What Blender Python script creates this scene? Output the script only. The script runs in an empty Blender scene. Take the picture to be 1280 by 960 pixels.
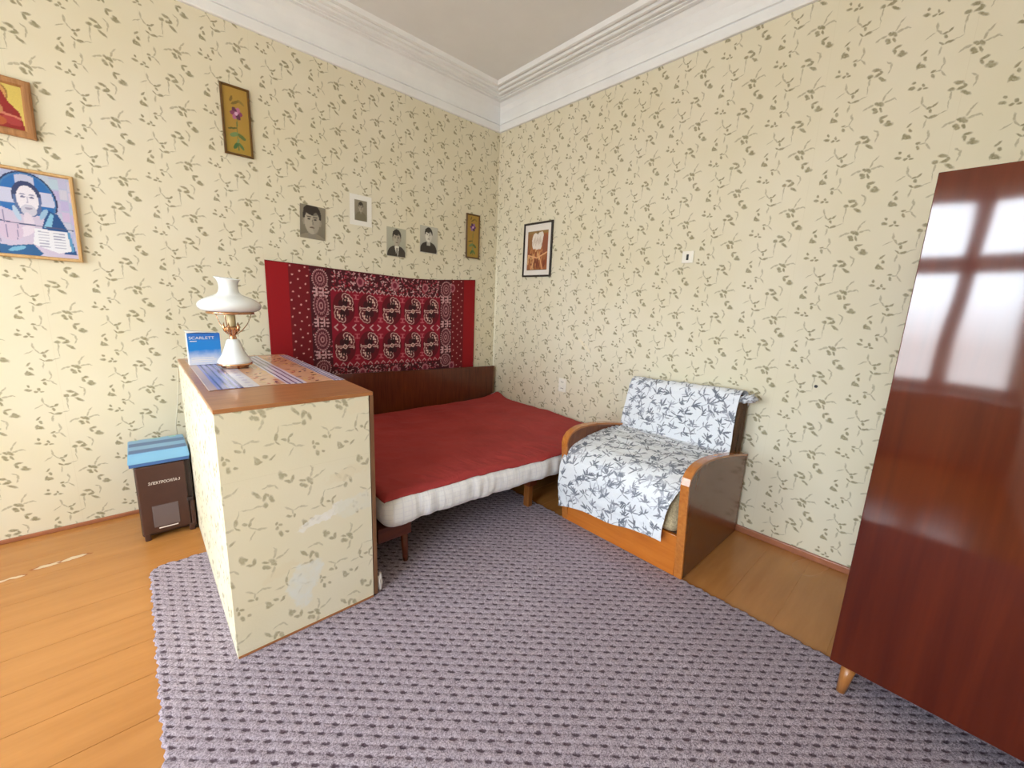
import bpy, bmesh, math, random
import numpy as np
from mathutils import Vector, Matrix, noise as mnoise

# ---------------------------------------------------------------- camera, sky, exposure
SC = bpy.context.scene
COL = SC.collection
CAM = (-2.8447, -3.3819, 1.42)
yaw, pitch, roll = (math.radians(a) for a in (47.0512, 11.0354, 2.4273))
_F = Vector((math.cos(yaw)*math.cos(pitch), math.sin(yaw)*math.cos(pitch), -math.sin(pitch)))
_R0 = Vector((math.sin(yaw), -math.cos(yaw), 0)); _U0 = _R0.cross(_F)
_R = math.cos(roll)*_R0 + math.sin(roll)*_U0; _U = _R.cross(_F)
cd = bpy.data.cameras.new('camera'); cam = bpy.data.objects.new('camera', cd); COL.objects.link(cam)
cam.matrix_world = Matrix(((_R.x, _U.x, -_F.x, CAM[0]), (_R.y, _U.y, -_F.y, CAM[1]), (_R.z, _U.z, -_F.z, CAM[2]), (0, 0, 0, 1)))
cd.sensor_width = 36; cd.lens = 508.9/1280*36; cd.clip_start = 0.02
SC.camera = cam
SC.view_settings.view_transform = 'Standard'; SC.view_settings.look = 'None'
SC.view_settings.gamma = 1.0; SC.view_settings.use_curve_mapping = False
SC.view_settings.exposure = 0.0
SKY = 33.0
W = bpy.data.worlds.new('overcast_sky'); SC.world = W; W.use_nodes = True
_bg = W.node_tree.nodes['Background']; _bg.inputs[1].default_value = SKY
_wt = W.node_tree; _tc = _wt.nodes.new('ShaderNodeTexCoord'); _sx = _wt.nodes.new('ShaderNodeSeparateXYZ'); _wt.links.new(_tc.outputs['Generated'], _sx.inputs[0])
_mr = _wt.nodes.new('ShaderNodeMapRange'); _mr.inputs[1].default_value = -0.04; _mr.inputs[2].default_value = 0.04; _wt.links.new(_sx.outputs[2], _mr.inputs[0])
_mx = _wt.nodes.new('ShaderNodeMix'); _mx.data_type = 'RGBA'; _wt.links.new(_mr.outputs[0], _mx.inputs[0])
_mx.inputs[6].default_value = (0.50, 0.51, 0.52, 1); _mx.inputs[7].default_value = (0.81, 0.91, 1.0, 1)     # street below the horizon, even cloud above
_wt.links.new(_mx.outputs[2], _bg.inputs[0])
X0, Y0, ZC = -5.3, -3.92, 3.345          # window wall, wall behind the camera, ceiling
WINS = ((-3.86, -2.30), (-1.75, -0.65)); WZ0, WZ1 = 0.72, 2.72
for a, b in WINS:                          # daylight portals in the window openings
    l = bpy.data.lights.new('window_daylight', 'AREA'); l.shape = 'RECTANGLE'; l.size = WZ1-WZ0; l.size_y = b-a
    l.cycles.is_portal = True
    o = bpy.data.objects.new('window_daylight', l); COL.objects.link(o)
    o.location = (X0-0.20, (a+b)/2, (WZ0+WZ1)/2); o.rotation_euler = (0, -math.pi/2, 0)
cy = SC.cycles
cy.use_denoising = True; cy.max_bounces = 8; cy.diffuse_bounces = 5; cy.glossy_bounces = 4; cy.transparent_max_bounces = 8
cy.sample_clamp_indirect = 8; cy.caustics_reflective = False; cy.caustics_refractive = False

# ---------------------------------------------------------------- helpers: colour and materials
def s2l(c): c /= 255.0; return c/12.92 if c <= 0.04045 else ((c+0.055)/1.055)**2.4
def lin(r, g, b): return (s2l(r), s2l(g), s2l(b), 1.0)
def L3(r, g, b): return np.array(lin(r, g, b)[:3])
class N:
    """small node-tree writer"""
    def __init__(s, tree): s.t = tree; s.n = tree.nodes; s.l = tree.links
    def new(s, typ, **kw):
        nd = s.n.new(typ)
        for k, v in kw.items(): setattr(nd, k, v)
        return nd
    def put(s, sock, v):
        if isinstance(v, bpy.types.NodeSocket): s.l.new(v, sock)
        elif v is not None: sock.default_value = v
    def math(s, op, a, b=None, c=None, clamp=False):
        nd = s.new('ShaderNodeMath', operation=op); nd.use_clamp = clamp
        s.put(nd.inputs[0], a); s.put(nd.inputs[1], b); s.put(nd.inputs[2], c); return nd.outputs[0]
    def vmath(s, op, a, b=None):
        nd = s.new('ShaderNodeVectorMath', operation=op); s.put(nd.inputs[0], a); s.put(nd.inputs[1], b)
        return nd.outputs['Value'] if op in ('LENGTH', 'DOT_PRODUCT', 'DISTANCE') else nd.outputs[0]
    def mapping(s, v, loc=(0, 0, 0), rot=(0, 0, 0), scale=(1, 1, 1), typ='POINT'):
        nd = s.new('ShaderNodeMapping', vector_type=typ); s.put(nd.inputs['Vector'], v)
        s.put(nd.inputs['Location'], loc); s.put(nd.inputs['Rotation'], rot); s.put(nd.inputs['Scale'], scale); return nd.outputs[0]
    def ellipse(s, v, cx, cy_, a, b, ang=0.0):
        return s.vmath('LENGTH', s.mapping(v, (cx, cy_, 0), (0, 0, ang), (a, b, 1), 'TEXTURE'))
    def noise(s, v, scale, detail=2, rough=0.5, dist=0.0):
        nd = s.new('ShaderNodeTexNoise'); s.put(nd.inputs['Vector'], v); nd.inputs['Scale'].default_value = scale
        nd.inputs['Detail'].default_value = detail; nd.inputs['Roughness'].default_value = rough; nd.inputs['Distortion'].default_value = dist
        return nd.outputs[0]
    def ramp(s, f, lo, hi, a=0.0, b=1.0):
        nd = s.new('ShaderNodeMapRange'); nd.clamp = True; s.put(nd.inputs[0], f)
        for i, v in ((1, lo), (2, hi), (3, a), (4, b)): s.put(nd.inputs[i], v)
        return nd.outputs[0]
    def mix(s, f, a, b, blend='MIX'):
        nd = s.new('ShaderNodeMix', data_type='RGBA', blend_type=blend); s.put(nd.inputs[0], f); s.put(nd.inputs[6], a); s.put(nd.inputs[7], b)
        return nd.outputs[2]
    def sep(s, v): nd = s.new('ShaderNodeSeparateXYZ'); s.put(nd.inputs[0], v); return nd.outputs
    def comb(s, x, y, z=0.0):
        nd = s.new('ShaderNodeCombineXYZ')
        for i, v in enumerate((x, y, z)): s.put(nd.inputs[i], v)
        return nd.outputs[0]
    def obj(s): return s.new('ShaderNodeTexCoord').outputs['Object']
    def bump(s, h, strength=0.3, dist=0.01):
        nd = s.new('ShaderNodeBump'); s.put(nd.inputs['Height'], h); nd.inputs['Strength'].default_value = strength
        nd.inputs['Distance'].default_value = dist; return nd.outputs[0]
def mat(name, base=(0.5, 0.5, 0.5, 1), rough=0.6, metal=0.0, coat=0.0, spec=0.5, build=None, sss=0.0):
    m = bpy.data.materials.new(name); m.use_nodes = True; g = N(m.node_tree); p = g.n['Principled BSDF']
    p.inputs['Base Color'].default_value = base; p.inputs['Roughness'].default_value = rough; p.inputs['Metallic'].default_value = metal
    p.inputs['Coat Weight'].default_value = coat; p.inputs['Coat Roughness'].default_value = 0.06; p.inputs['Specular IOR Level'].default_value = spec
    if build: build(g, p)
    return m
def speckle(scale, amt, bumps=0.0, dist=0.002):
    """slight tone variation and relief over a plain colour"""
    def b(g, p):
        c = tuple(p.inputs['Base Color'].default_value); v = g.obj(); n = g.noise(v, scale, 4, 0.6)
        dark = tuple(x*(1-amt) for x in c[:3])+(1,); light = tuple(min(1, x*(1+amt)) for x in c[:3])+(1,)
        g.put(p.inputs['Base Color'], g.mix(g.ramp(n, 0.3, 0.7), dark, light))
        if bumps: g.put(p.inputs['Normal'], g.bump(n, bumps, dist))
    return b
def wood(c1, c2, stretch=(1, 1, 12), scale=6.0, bumps=0.05):
    def b(g, p):
        v = g.mapping(g.obj(), scale=tuple(scale*12.0/s if s > 1 else scale*12.0 for s in stretch))
        n = g.noise(v, 1.0, 5, 0.6, 0.6); n2 = g.noise(g.obj(), 2.5, 2)
        f = g.math('ADD', g.ramp(n, 0.3, 0.72, 0, 0.8), g.ramp(n2, 0.35, 0.65, 0, 0.2))
        g.put(p.inputs['Base Color'], g.mix(f, c1, c2)); g.put(p.inputs['Normal'], g.bump(n, bumps, 0.002))
    return b

# ---- wallpaper print: sprigs repeating every 0.307 x 0.305 m with a half drop
TW, TH = 0.307, 0.305
BLOBS = [(-0.0116, -0.0132, 0.0144, 0.0081, -0.74), (0.0103, 0.0056, 0.0166, 0.0081, -0.87), (-0.007, 0.0129, 0.0106, 0.0062, -0.53), (-0.0066, -0.0247, 0.0113, 0.0067, -0.15), (0.0129, -0.0198, 0.0143, 0.0052, -1.13), (0.0024, 0.0064, 0.0105, 0.0057, 0.22), (0.0304, -0.0569, 0.0166, 0.0062, 0.17), (0.0227, -0.072, 0.0148, 0.0062, -1.14), (0.053, -0.0953, 0.0202, 0.0095, -0.18), (0.0522, -0.0852, 0.0117, 0.0072, -0.76), (-0.0332, 0.171, 0.019, 0.0072, -0.28), (-0.0541, 0.1491, 0.0128, 0.0081, -0.12), (-0.0213, 0.1475, 0.0181, 0.0072, 0.24), (-0.0131, 0.1557, 0.012, 0.0048, -0.89), (-0.0047, 0.1215, 0.0223, 0.0067, -0.65), (0.1335, 0.1842, 0.0142, 0.0048, 0.81), (0.1402, 0.1601, 0.0114, 0.0062, -1.08), (0.1217, 0.137, 0.0153, 0.0062, 1.34), (0.1357, 0.1328, 0.0177, 0.0062, -0.67), (0.132, 0.1266, 0.014, 0.0043, -0.06), (0.1187, 0.0644, 0.0087, 0.0052, -1.12), (0.1157, 0.0422, 0.0142, 0.0067, -0.22), (0.1432, 0.0308, 0.0096, 0.0057, 0.22), (0.1547, 0.0428, 0.0094, 0.0052, -1.16), (0.1644, 0.0283, 0.0096, 0.0048, 0.05), (-0.1151, 0.0919, 0.0113, 0.0048, 0.23), (-0.0995, 0.0984, 0.0131, 0.0048, 0.74), (-0.1104, 0.076, 0.0109, 0.0057, -1.23), (-0.0961, 0.0492, 0.0181, 0.0062, 0.16), (-0.1203, 0.0531, 0.0141, 0.0033, -0.73), (-0.1289, -0.0576, 0.0101, 0.0048, 0.17), (-0.1266, -0.0776, 0.0123, 0.0057, -1.17)]
TAILS = [(-0.0484, 0.0, 0.0135, 0.0048, 0.57), (-0.0304, 0.0074, 0.0145, 0.0057, 0.23), (0.0309, 0.0131, 0.0144, 0.0052, 0.27), (0.0497, 0.0171, 0.0128, 0.0048, 0.1), (0.0623, 0.0138, 0.0084, 0.0021, -0.64), (0.0182, 0.0323, 0.0162, 0.0048, 1.25), (0.0307, 0.0551, 0.0172, 0.0038, 0.89), (-0.0528, 0.1244, 0.0207, 0.0043, -1.62), (-0.0549, 0.0891, 0.024, 0.0014, -1.49), (0.011, 0.1888, 0.0141, 0.0036, -0.65), (0.0207, 0.1716, 0.015, 0.0048, -1.48), (0.0178, 0.1511, 0.0141, 0.0031, -1.88), (-0.1461, 0.1298, 0.0192, 0.0048, -1.45), (-0.1345, 0.1034, 0.0198, 0.0036, -0.93), (-0.1644, 0.0975, 0.0208, 0.0029, 0.54), (-0.0688, 0.0571, 0.0186, 0.0024, 0.26), (-0.1206, 0.0242, 0.0199, 0.0043, -1.69), (-0.0992, -0.0242, 0.0178, 0.0048, -1.35), (-0.1013, -0.0471, 0.015, 0.0031, -1.96), (-0.1127, -0.063, 0.0117, 0.0033, 0.02), (-0.0929, -0.0776, 0.0196, 0.0038, -0.93)]
def sprig_group():
    t = bpy.data.node_groups.new('sprig_print', 'ShaderNodeTree')
    t.interface.new_socket('Vector', in_out='INPUT', socket_type='NodeSocketVector')
    t.interface.new_socket('Fac', in_out='OUTPUT', socket_type='NodeSocketFloat')
    g = N(t); gi = g.new('NodeGroupInput'); go = g.new('NodeGroupOutput')
    x, y, _ = g.sep(gi.outputs[0])
    U = g.math('DIVIDE', x, TW); c = g.math('FLOOR', U); pu = g.math('MULTIPLY', g.math('SUBTRACT', U, c), TW)
    v2 = g.math('ADD', y, g.math('MULTIPLY', c, TH/2)); V = g.math('DIVIDE', v2, TH)
    pv = g.math('MULTIPLY', g.math('SUBTRACT', V, g.math('FLOOR', V)), TH)
    p = g.comb(pu, pv); outs = []
    for lst, kw in ((BLOBS, 1.15), (TAILS, 1.05)):
        acc = None
        for cu, cv, a, b, ang in lst:
            k = math.floor(cu/TW); pu0 = cu-k*TW; pv0 = (cv+k*TH/2) % TH
            for i in (-1, 0, 1):
                for j in (-1, 0, 1):
                    uu = pu0+i*TW; vv = (pv0-i*TH/2) % TH + j*TH
                    if -a < uu < TW+a and -a < vv < TH+a:
                        e = g.ellipse(p, uu, vv, a, max(b*kw, 0.0022), ang); acc = e if acc is None else g.math('MINIMUM', acc, e)
        outs.append(acc)
    g.put(go.inputs[0], g.math('MAXIMUM', g.ramp(outs[0], 1.15, 0.60, 0.0, 1.0), g.ramp(outs[1], 1.15, 0.60, 0.0, 0.62))); return t
SPRIG = sprig_group()
PAPER = lin(222, 214, 187); PAPER2 = lin(227, 220, 198); LEAF = lin(130, 121, 84)
def wallpaper(name, u, v, anchor, tears=(), worn=0.0, tear_ax=0, tear_wob=0.10):
    """u, v: (axis index, sign) of the object coordinates the print runs along"""
    def b(g, p):
        o = g.obj(); s = g.sep(o)
        ax = lambda q: s[q[0]] if q[1] > 0 else g.math('MULTIPLY', s[q[0]], -1.0)
        uv = g.comb(g.math('SUBTRACT', ax(u), anchor[0]), g.math('SUBTRACT', ax(v), anchor[1]))
        wob = g.vmath('SCALE', g.vmath('SUBTRACT', g.new('ShaderNodeTexNoise').outputs[1], (0.5, 0.5, 0.5)))
        nz = wob.node.inputs[0].links[0].from_node.inputs[0].links[0].from_node
        g.put(nz.inputs['Vector'], o); nz.inputs['Scale'].default_value = 55; wob.node.inputs['Scale'].default_value = 0.012
        gr = g.new('ShaderNodeGroup'); gr.node_tree = SPRIG; g.put(gr.inputs[0], g.vmath('ADD', uv, wob))
        n = g.noise(o, 1.3, 3, 0.6); fine = g.noise(o, 140, 2)
        base = g.mix(g.ramp(n, 0.35, 0.65), PAPER, PAPER2)
        f = g.math('MULTIPLY', gr.outputs[0], g.ramp(g.noise(o, 60, 3, 0.7), 0.2, 0.6, 0.55, 1.0))
        su = g.math('FRACT', g.math('DIVIDE', g.math('ADD', g.sep(uv)[0], 40.13), 0.53))
        seam = g.math('LESS_THAN', su, 0.0045)
        col = g.mix(g.math('MULTIPLY', f, 0.85-worn), base, LEAF)
        col = g.mix(g.math('MULTIPLY', seam, 0.10), col, lin(170, 155, 115))
        if tears:
            n4 = g.noise(o, 24, 4, 0.65)
            w2 = g.vmath('SCALE', wob); w2.node.inputs['Scale'].default_value = 3.5
            wide = g.vmath('SUBTRACT', g.new('ShaderNodeTexNoise').outputs[1], (0.5, 0.5, 0.5)); wn = wide.node.inputs[0].links[0].from_node; g.put(wn.inputs['Vector'], o); wn.inputs['Scale'].default_value = 9
            w3 = g.vmath('SCALE', wide); w3.node.inputs['Scale'].default_value = tear_wob
            tv = g.vmath('ADD', g.vmath('ADD', g.comb(s[tear_ax], s[2]), w2), w3)
        for cx, cy_, a_, b_, ang, tone in tears:
            e = g.ellipse(tv, cx, cy_, a_, b_, ang); col = g.mix(g.math('MULTIPLY', g.ramp(e, 1.08, 0.90, 0, 0.95), g.ramp(n4, 0.3, 0.65, 0.45, 1.0)), col, tone)
        g.put(p.inputs['Base Color'], col)
        g.put(p.inputs['Normal'], g.bump(g.math('ADD', fine, g.math('MULTIPLY', n, 3.0)), 0.12, 0.003))
    return mat(name, rough=0.75, spec=0.25, build=b)

# ---------------------------------------------------------------- helpers: meshes and things
WORLD = {}
def wloc(o):
    v = Vector(o.location)
    return v + (wloc(o.parent) if o.parent else Vector((0, 0, 0)))
def tag(o, label=None, cat=None, group=None, kind=None):
    for k, v in (('label', label), ('category', cat), ('group', group), ('kind', kind)):
        if v: o[k] = v
    return o
def thing(name, loc, label, cat, group=None):
    o = bpy.data.objects.new(name, None); COL.objects.link(o); o.location = loc; o.empty_display_size = 0.05
    return tag(o, label, cat, group)
def link(name, me, m, parent=None, loc=None, smooth=False):
    """mesh given in world coordinates; local to its parent (or to loc for a top-level mesh)"""
    o = bpy.data.objects.new(name, me); COL.objects.link(o)
    if parent: o.parent = parent; off = wloc(parent)
    else: off = Vector(loc or (0, 0, 0)); o.location = off
    if off.length: me.transform(Matrix.Translation(-off))
    if m: me.materials.append(m)
    if smooth: me.polygons.foreach_set('use_smooth', [True]*len(me.polygons))
    me.update(); return o
def pmesh(name, verts, faces):
    me = bpy.data.meshes.new(name); me.from_pydata([tuple(v) for v in verts], [], faces); me.update(); return me
def bmesh_to(name, bm):
    me = bpy.data.meshes.new(name); bmesh.ops.recalc_face_normals(bm, faces=bm.faces); bm.to_mesh(me); bm.free(); return me
def boxm(name, x0, x1, y0, y1, z0, z1, bev=0.0, seg=2):
    bm = bmesh.new(); bmesh.ops.create_cube(bm, size=1)
    for v in bm.verts: v.co = Vector(((x0+x1)/2+v.co.x*(x1-x0), (y0+y1)/2+v.co.y*(y1-y0), (z0+z1)/2+v.co.z*(z1-z0)))
    if bev: bmesh.ops.bevel(bm, geom=list(bm.edges), offset=bev, segments=seg, affect='EDGES', profile=0.5)
    return bmesh_to(name, bm)
def box(name, b, m, parent=None, bev=0.0, loc=None, seg=2): return link(name, boxm(name, *b, bev, seg), m, parent, loc)
def boxes(name, bs, m, parent=None, loc=None, bev=0.0):
    bm = bmesh.new()
    for b in bs:
        t = boxm('t', *b, bev, 1); bm.from_mesh(t); bpy.data.meshes.remove(t)
    return link(name, bmesh_to(name, bm), m, parent, loc)
def lathe(name, prof, c, m, parent, seg=40, tweak=None):
    vs, fs = [], []
    for i, (r, z) in enumerate(prof):
        for k in range(seg):
            a = 2*math.pi*k/seg; p = Vector((r*math.cos(a), r*math.sin(a), z))
            if tweak: p = tweak(p, a, i)
            vs.append((c[0]+p.x, c[1]+p.y, c[2]+p.z))
    for i in range(len(prof)-1):
        for k in range(seg):
            k2 = (k+1) % seg; fs.append((i*seg+k, i*seg+k2, (i+1)*seg+k2, (i+1)*seg+k))
    return link(name, pmesh(name, vs, fs), m, parent, smooth=True)
def place(o, M4):
    """move a part built round the world origin to M4"""
    w = wloc(o.parent); o.data.transform(Matrix.Translation(-w) @ M4 @ Matrix.Translation(w)); return o
def tube(name, pts, r, m, parent=None, loc=None, seg=8):
    vs, fs = [], []; pts = [Vector(p) for p in pts]; n = len(pts)
    rr = r if isinstance(r, (list, tuple)) else [r]*n
    for i, p in enumerate(pts):
        t = (pts[min(i+1, n-1)]-pts[max(i-1, 0)]).normalized()
        a = t.cross(Vector((0, 0, 1)) if abs(t.z) < 0.9 else Vector((1, 0, 0))).normalized(); b = t.cross(a)
        for k in range(seg):
            w = 2*math.pi*k/seg; vs.append(p+(a*math.cos(w)+b*math.sin(w))*rr[i])
    for i in range(n-1):
        for k in range(seg):
            k2 = (k+1) % seg; fs.append((i*seg+k, i*seg+k2, (i+1)*seg+k2, (i+1)*seg+k))
    fs.append(tuple(range(seg))[::-1]); fs.append(tuple((n-1)*seg+k for k in range(seg)))
    return link(name, pmesh(name, vs, fs), m, parent, loc, smooth=True)
def prism(name, pts, f0, f1, m, parent=None, loc=None, bev=0.0):
    """outline pts extruded between two maps f0, f1: (a, b) -> xyz"""
    bm = bmesh.new(); A = [bm.verts.new(f0(*p)) for p in pts]; B = [bm.verts.new(f1(*p)) for p in pts]; n = len(pts)
    bm.faces.new(A); bm.faces.new(B[::-1])
    for i in range(n): bm.faces.new((A[i], B[i], B[(i+1) % n], A[(i+1) % n]))
    if bev:
        bmesh.ops.recalc_face_normals(bm, faces=bm.faces)
        ed = [e for e in bm.edges if len(e.link_faces) == 2 and e.calc_face_angle(0) > 0.6]
        bmesh.ops.bevel(bm, geom=ed, offset=bev, segments=2, affect='EDGES')
    return link(name, bmesh_to(name, bm), m, parent, loc)
def gridmesh(name, P, colors=None, thick_edge=None):
    """P: (nu, nv, 3) array of points -> grid mesh, optional colour per point"""
    nu, nv, _ = P.shape; me = bpy.data.meshes.new(name)
    idx = np.arange(nu*nv).reshape(nu, nv)
    q = np.stack([idx[:-1, :-1], idx[1:, :-1], idx[1:, 1:], idx[:-1, 1:]], -1).reshape(-1, 4)
    me.vertices.add(nu*nv); me.vertices.foreach_set('co', P.astype(np.float32).ravel())
    me.loops.add(q.size); me.loops.foreach_set('vertex_index', q.astype(np.int32).ravel())
    me.polygons.add(len(q)); me.polygons.foreach_set('loop_start', np.arange(0, q.size, 4, dtype=np.int32))
    me.update(calc_edges=True); me.validate()
    me.polygons.foreach_set('use_smooth', np.ones(len(q), dtype=bool))
    if colors is not None:
        at = me.color_attributes.new('print', 'FLOAT_COLOR', 'POINT')
        c = np.ones((nu*nv, 4), np.float32); c[:, :3] = colors.reshape(-1, 3); at.data.foreach_set('color', c.ravel())
    return me
def rbox(name, lo, hi, r, n, deform=None):
    """rounded box with a fine skin, bent by deform(Vector) -> Vector"""
    lo, hi = Vector(lo), Vector(hi); c = (lo+hi)/2; h = (hi-lo)/2; vs = {}; V = []; Fc = []
    def add(u, v, w):
        key = (round(u*1000), round(v*1000), round(w*1000))
        if key in vs: return vs[key]
        p = Vector((u*h.x, v*h.y, w*h.z)); q = Vector((max(-h.x+r, min(h.x-r, p.x)), max(-h.y+r, min(h.y-r, p.y)), max(-h.z+r, min(h.z-r, p.z))))
        d = p-q
        if d.length > 1e-6: p = q+d.normalized()*r
        p = c+p
        vs[key] = len(V); V.append(deform(p) if deform else p); return vs[key]
    def ticks(k, hh):
        core = [-1+2*i/k for i in range(k+1)]; e = [r/hh*t for t in (0.08, 0.25, 0.5, 0.75)]
        return sorted(set([round(t, 5) for t in [x for x in core if abs(x) < 1-r/hh]+[1, -1]+[1-t for t in e]+[t-1 for t in e]+[1-r/hh, r/hh-1]]))
    tx, ty, tz = ticks(n[0], h.x), ticks(n[1], h.y), ticks(n[2], h.z)
    for A, B, f in ((tx, ty, lambda a, b, s: (a, b, s)), (tx, tz, lambda a, b, s: (a, s, b)), (ty, tz, lambda a, b, s: (s, a, b))):
        for s in (-1, 1):
            for i in range(len(A)-1):
                for j in range(len(B)-1):
                    Fc.append((add(*f(A[i], B[j], s)), add(*f(A[i+1], B[j], s)), add(*f(A[i+1], B[j+1], s)), add(*f(A[i], B[j+1], s))))
    me = pmesh(name, V, Fc); bm = bmesh.new(); bm.from_mesh(me); bpy.data.meshes.remove(me); return bmesh_to(name, bm)
def text(name, s, m, parent, origin, ux, uz, height, width=None, depth=0.0006, shear=0.0):
    cu = bpy.data.curves.new(name, 'FONT'); cu.body = s; cu.size = 1.0; cu.extrude = 0.0; cu.shear = shear
    tmp = bpy.data.objects.new('tmp', cu); COL.objects.link(tmp)
    me = bpy.data.meshes.new_from_object(tmp.evaluated_get(bpy.context.evaluated_depsgraph_get()))
    bpy.data.objects.remove(tmp); me.name = name
    xs = [v.co.x for v in me.vertices]; ys = [v.co.y for v in me.vertices]
    sx = (width/(max(xs)-min(xs))) if width else height/(max(ys)-min(ys)); sy = height/(max(ys)-min(ys))
    ux, uz = Vector(ux), Vector(uz); nrm = ux.cross(uz); x0, y0 = min(xs), min(ys)
    for v in me.vertices: v.co = Vector(origin)+ux*(v.co.x-x0)*sx+uz*(v.co.y-y0)*sy+nrm*depth
    return link(name, me, m, parent)
def fbm(x, y, z=0.0, o=3): return mnoise.fractal(Vector((x, y, z)), 1.0, 2.0, o)
# ---- painters: masks on arrays of metres or 0..1
def ell(U, V, cx, cy_, a, b, ang=0.0):
    dx, dy = U-cx, V-cy_; c, s = math.cos(ang), math.sin(ang); return ((dx*c+dy*s)/a)**2+((-dx*s+dy*c)/b)**2 <= 1
def poly(U, V, pts):
    ins = np.zeros(U.shape, bool); n = len(pts)
    for i in range(n):
        (x1, y1), (x2, y2) = pts[i], pts[(i+1) % n]
        if y1 == y2: continue
        ins ^= ((y1 > V) != (y2 > V)) & (U < (x2-x1)*(V-y1)/(y2-y1)+x1)
    return ins
def seg(U, V, p, q, w):
    dx, dy = q[0]-p[0], q[1]-p[1]; t = np.clip(((U-p[0])*dx+(V-p[1])*dy)/(dx*dx+dy*dy+1e-12), 0, 1)
    return (U-p[0]-t*dx)**2+(V-p[1]-t*dy)**2 <= w*w
def put(C, m, rgb, a=1.0): C[m] = C[m]*(1-a)+L3(*rgb)*a
def print_mat(name, rough, coat=0.0, bumpy=0.0):
    def b(g, p):
        at = g.new('ShaderNodeAttribute', attribute_name='print')
        n = g.noise(g.obj(), 300, 2)
        g.put(p.inputs['Base Color'], g.mix(g.ramp(n, 0.3, 0.7, 0.0, 0.12), at.outputs['Color'], (0.02, 0.02, 0.02, 1)))
        if bumpy: g.put(p.inputs['Normal'], g.bump(n, bumpy, 0.003))
    return mat(name, rough=rough, coat=coat, build=b)

# ---------------------------------------------------------------- materials
def floor_build(g, p):
    o = g.new('ShaderNodeNewGeometry').outputs['Position']
    st = g.mapping(o, scale=(1.2, 9, 1)); n = g.noise(st, 1.5, 5, 0.65); n2 = g.noise(o, 1.1, 2)
    col = g.mix(g.ramp(n, 0.25, 0.75), lin(166, 108, 52), lin(190, 130, 70))
    col = g.mix(g.ramp(n2, 0.35, 0.65, 0, 0.4), col, lin(196, 140, 80))
    w = g.vmath('SCALE', g.vmath('SUBTRACT', g.new('ShaderNodeTexNoise').outputs[1], (0.5, 0.5, 0.5))); nz = w.node.inputs[0].links[0].from_node.inputs[0].links[0].from_node
    g.put(nz.inputs['Vector'], o); nz.inputs['Scale'].default_value = 22; w.node.inputs['Scale'].default_value = 0.045
    q = g.vmath('ADD', g.comb(*g.sep(o)[:2]), w)
    for cx, cy_, a, b_, ang in ((-3.25, -0.413, 0.095, 0.016, 0.05), (-3.21, -0.405, 0.05, 0.02, 0.2), (-3.42, -0.45, 0.05, 0.012, 0.1)):
        e = g.ellipse(q, cx, cy_, a, b_, ang); col = g.mix(g.ramp(e, 1.25, 1.1, 0, 1), col, lin(150, 85, 35)); col = g.mix(g.ramp(e, 1.05, 0.9, 0, 0.9), col, lin(222, 196, 160))
    g.put(p.inputs['Base Color'], col); g.put(p.inputs['Roughness'], g.ramp(n2, 0.3, 0.7, 0.16, 0.30)); g.put(p.inputs['Normal'], g.bump(n, 0.10, 0.004))
M_floor = mat('painted_floorboards', rough=0.22, spec=0.5, build=floor_build)
M_gapfill = mat('floor_gap', lin(60, 34, 14), 0.9)
M_skirt = mat('skirting_paint', lin(164, 104, 74), 0.35, build=speckle(9, 0.15))
M_white = mat('cornice_plaster', lin(238, 239, 239), 0.75, spec=0.3, build=speckle(5, 0.03, 0.08, 0.004))
M_ceil = mat('ceiling_whitewash', lin(232, 232, 232), 0.85, spec=0.2, build=speckle(2.2, 0.03, 0.05, 0.004))
M_frame = mat('window_paint', lin(232, 230, 224), 0.35)
M_paper_l = wallpaper('wallpaper_sprigs', (0, 1), (2, 1), (-2.811, 2.637))
M_paper_r = wallpaper('wallpaper_sprigs_return', (1, -1), (2, 1), (2.0, 2.009), tears=((-0.014, 1.42, 0.014, 0.42, 0, lin(240, 234, 212)), (-0.010, 0.85, 0.016, 0.30, 0, lin(238, 234, 214)), (-1.22, 1.10, 0.10, 0.014, 0.7, lin(236, 226, 196))), tear_ax=1, tear_wob=0.03)
M_blackwood = mat('black_frame', lin(38, 28, 22), 0.35)
M_gilt = mat('dull_gilt_frame', lin(96, 66, 24), 0.4, build=speckle(30, 0.2))
M_palewood = mat('pale_wood_frame', lin(198, 158, 104), 0.45, build=wood(lin(186, 144, 90), lin(214, 178, 124)))
M_iconwood = mat('icon_board', lin(160, 110, 62), 0.45, build=wood(lin(140, 92, 48), lin(182, 132, 84)))
M_card = mat('photo_card', lin(220, 214, 200), 0.5)
M_print = print_mat('photo_print', 0.35)
M_rug = print_mat('wool_pile', 0.95, 0.0, 0.5)
M_cloth = print_mat('oilcloth', 0.25, 0.3)
M_cover = print_mat('cotton_print', 0.9)
M_plastic = mat('white_plastic', lin(238, 234, 222), 0.35)
M_black = mat('black_plastic', lin(22, 20, 20), 0.4)
M_chair = mat('chair_veneer', rough=0.26, coat=0.2, build=wood(lin(96, 46, 14), lin(134, 74, 28), (1, 1, 10), 4))
M_arm = mat('armrest_varnish', rough=0.25, coat=0.3, build=wood(lin(168, 96, 38), lin(198, 126, 58), (10, 1, 1), 4))
M_apron = mat('apron_varnish', rough=0.28, coat=0.2, build=wood(lin(184, 100, 30), lin(204, 122, 46), (1, 10, 1), 3))
M_uph = mat('tan_upholstery', lin(176, 160, 128), 0.95, build=speckle(120, 0.35, 0.4, 0.004))
M_dark = mat('brown_backrest_cloth', lin(96, 70, 48), 0.9, build=speckle(80, 0.2, 0.2))
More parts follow.
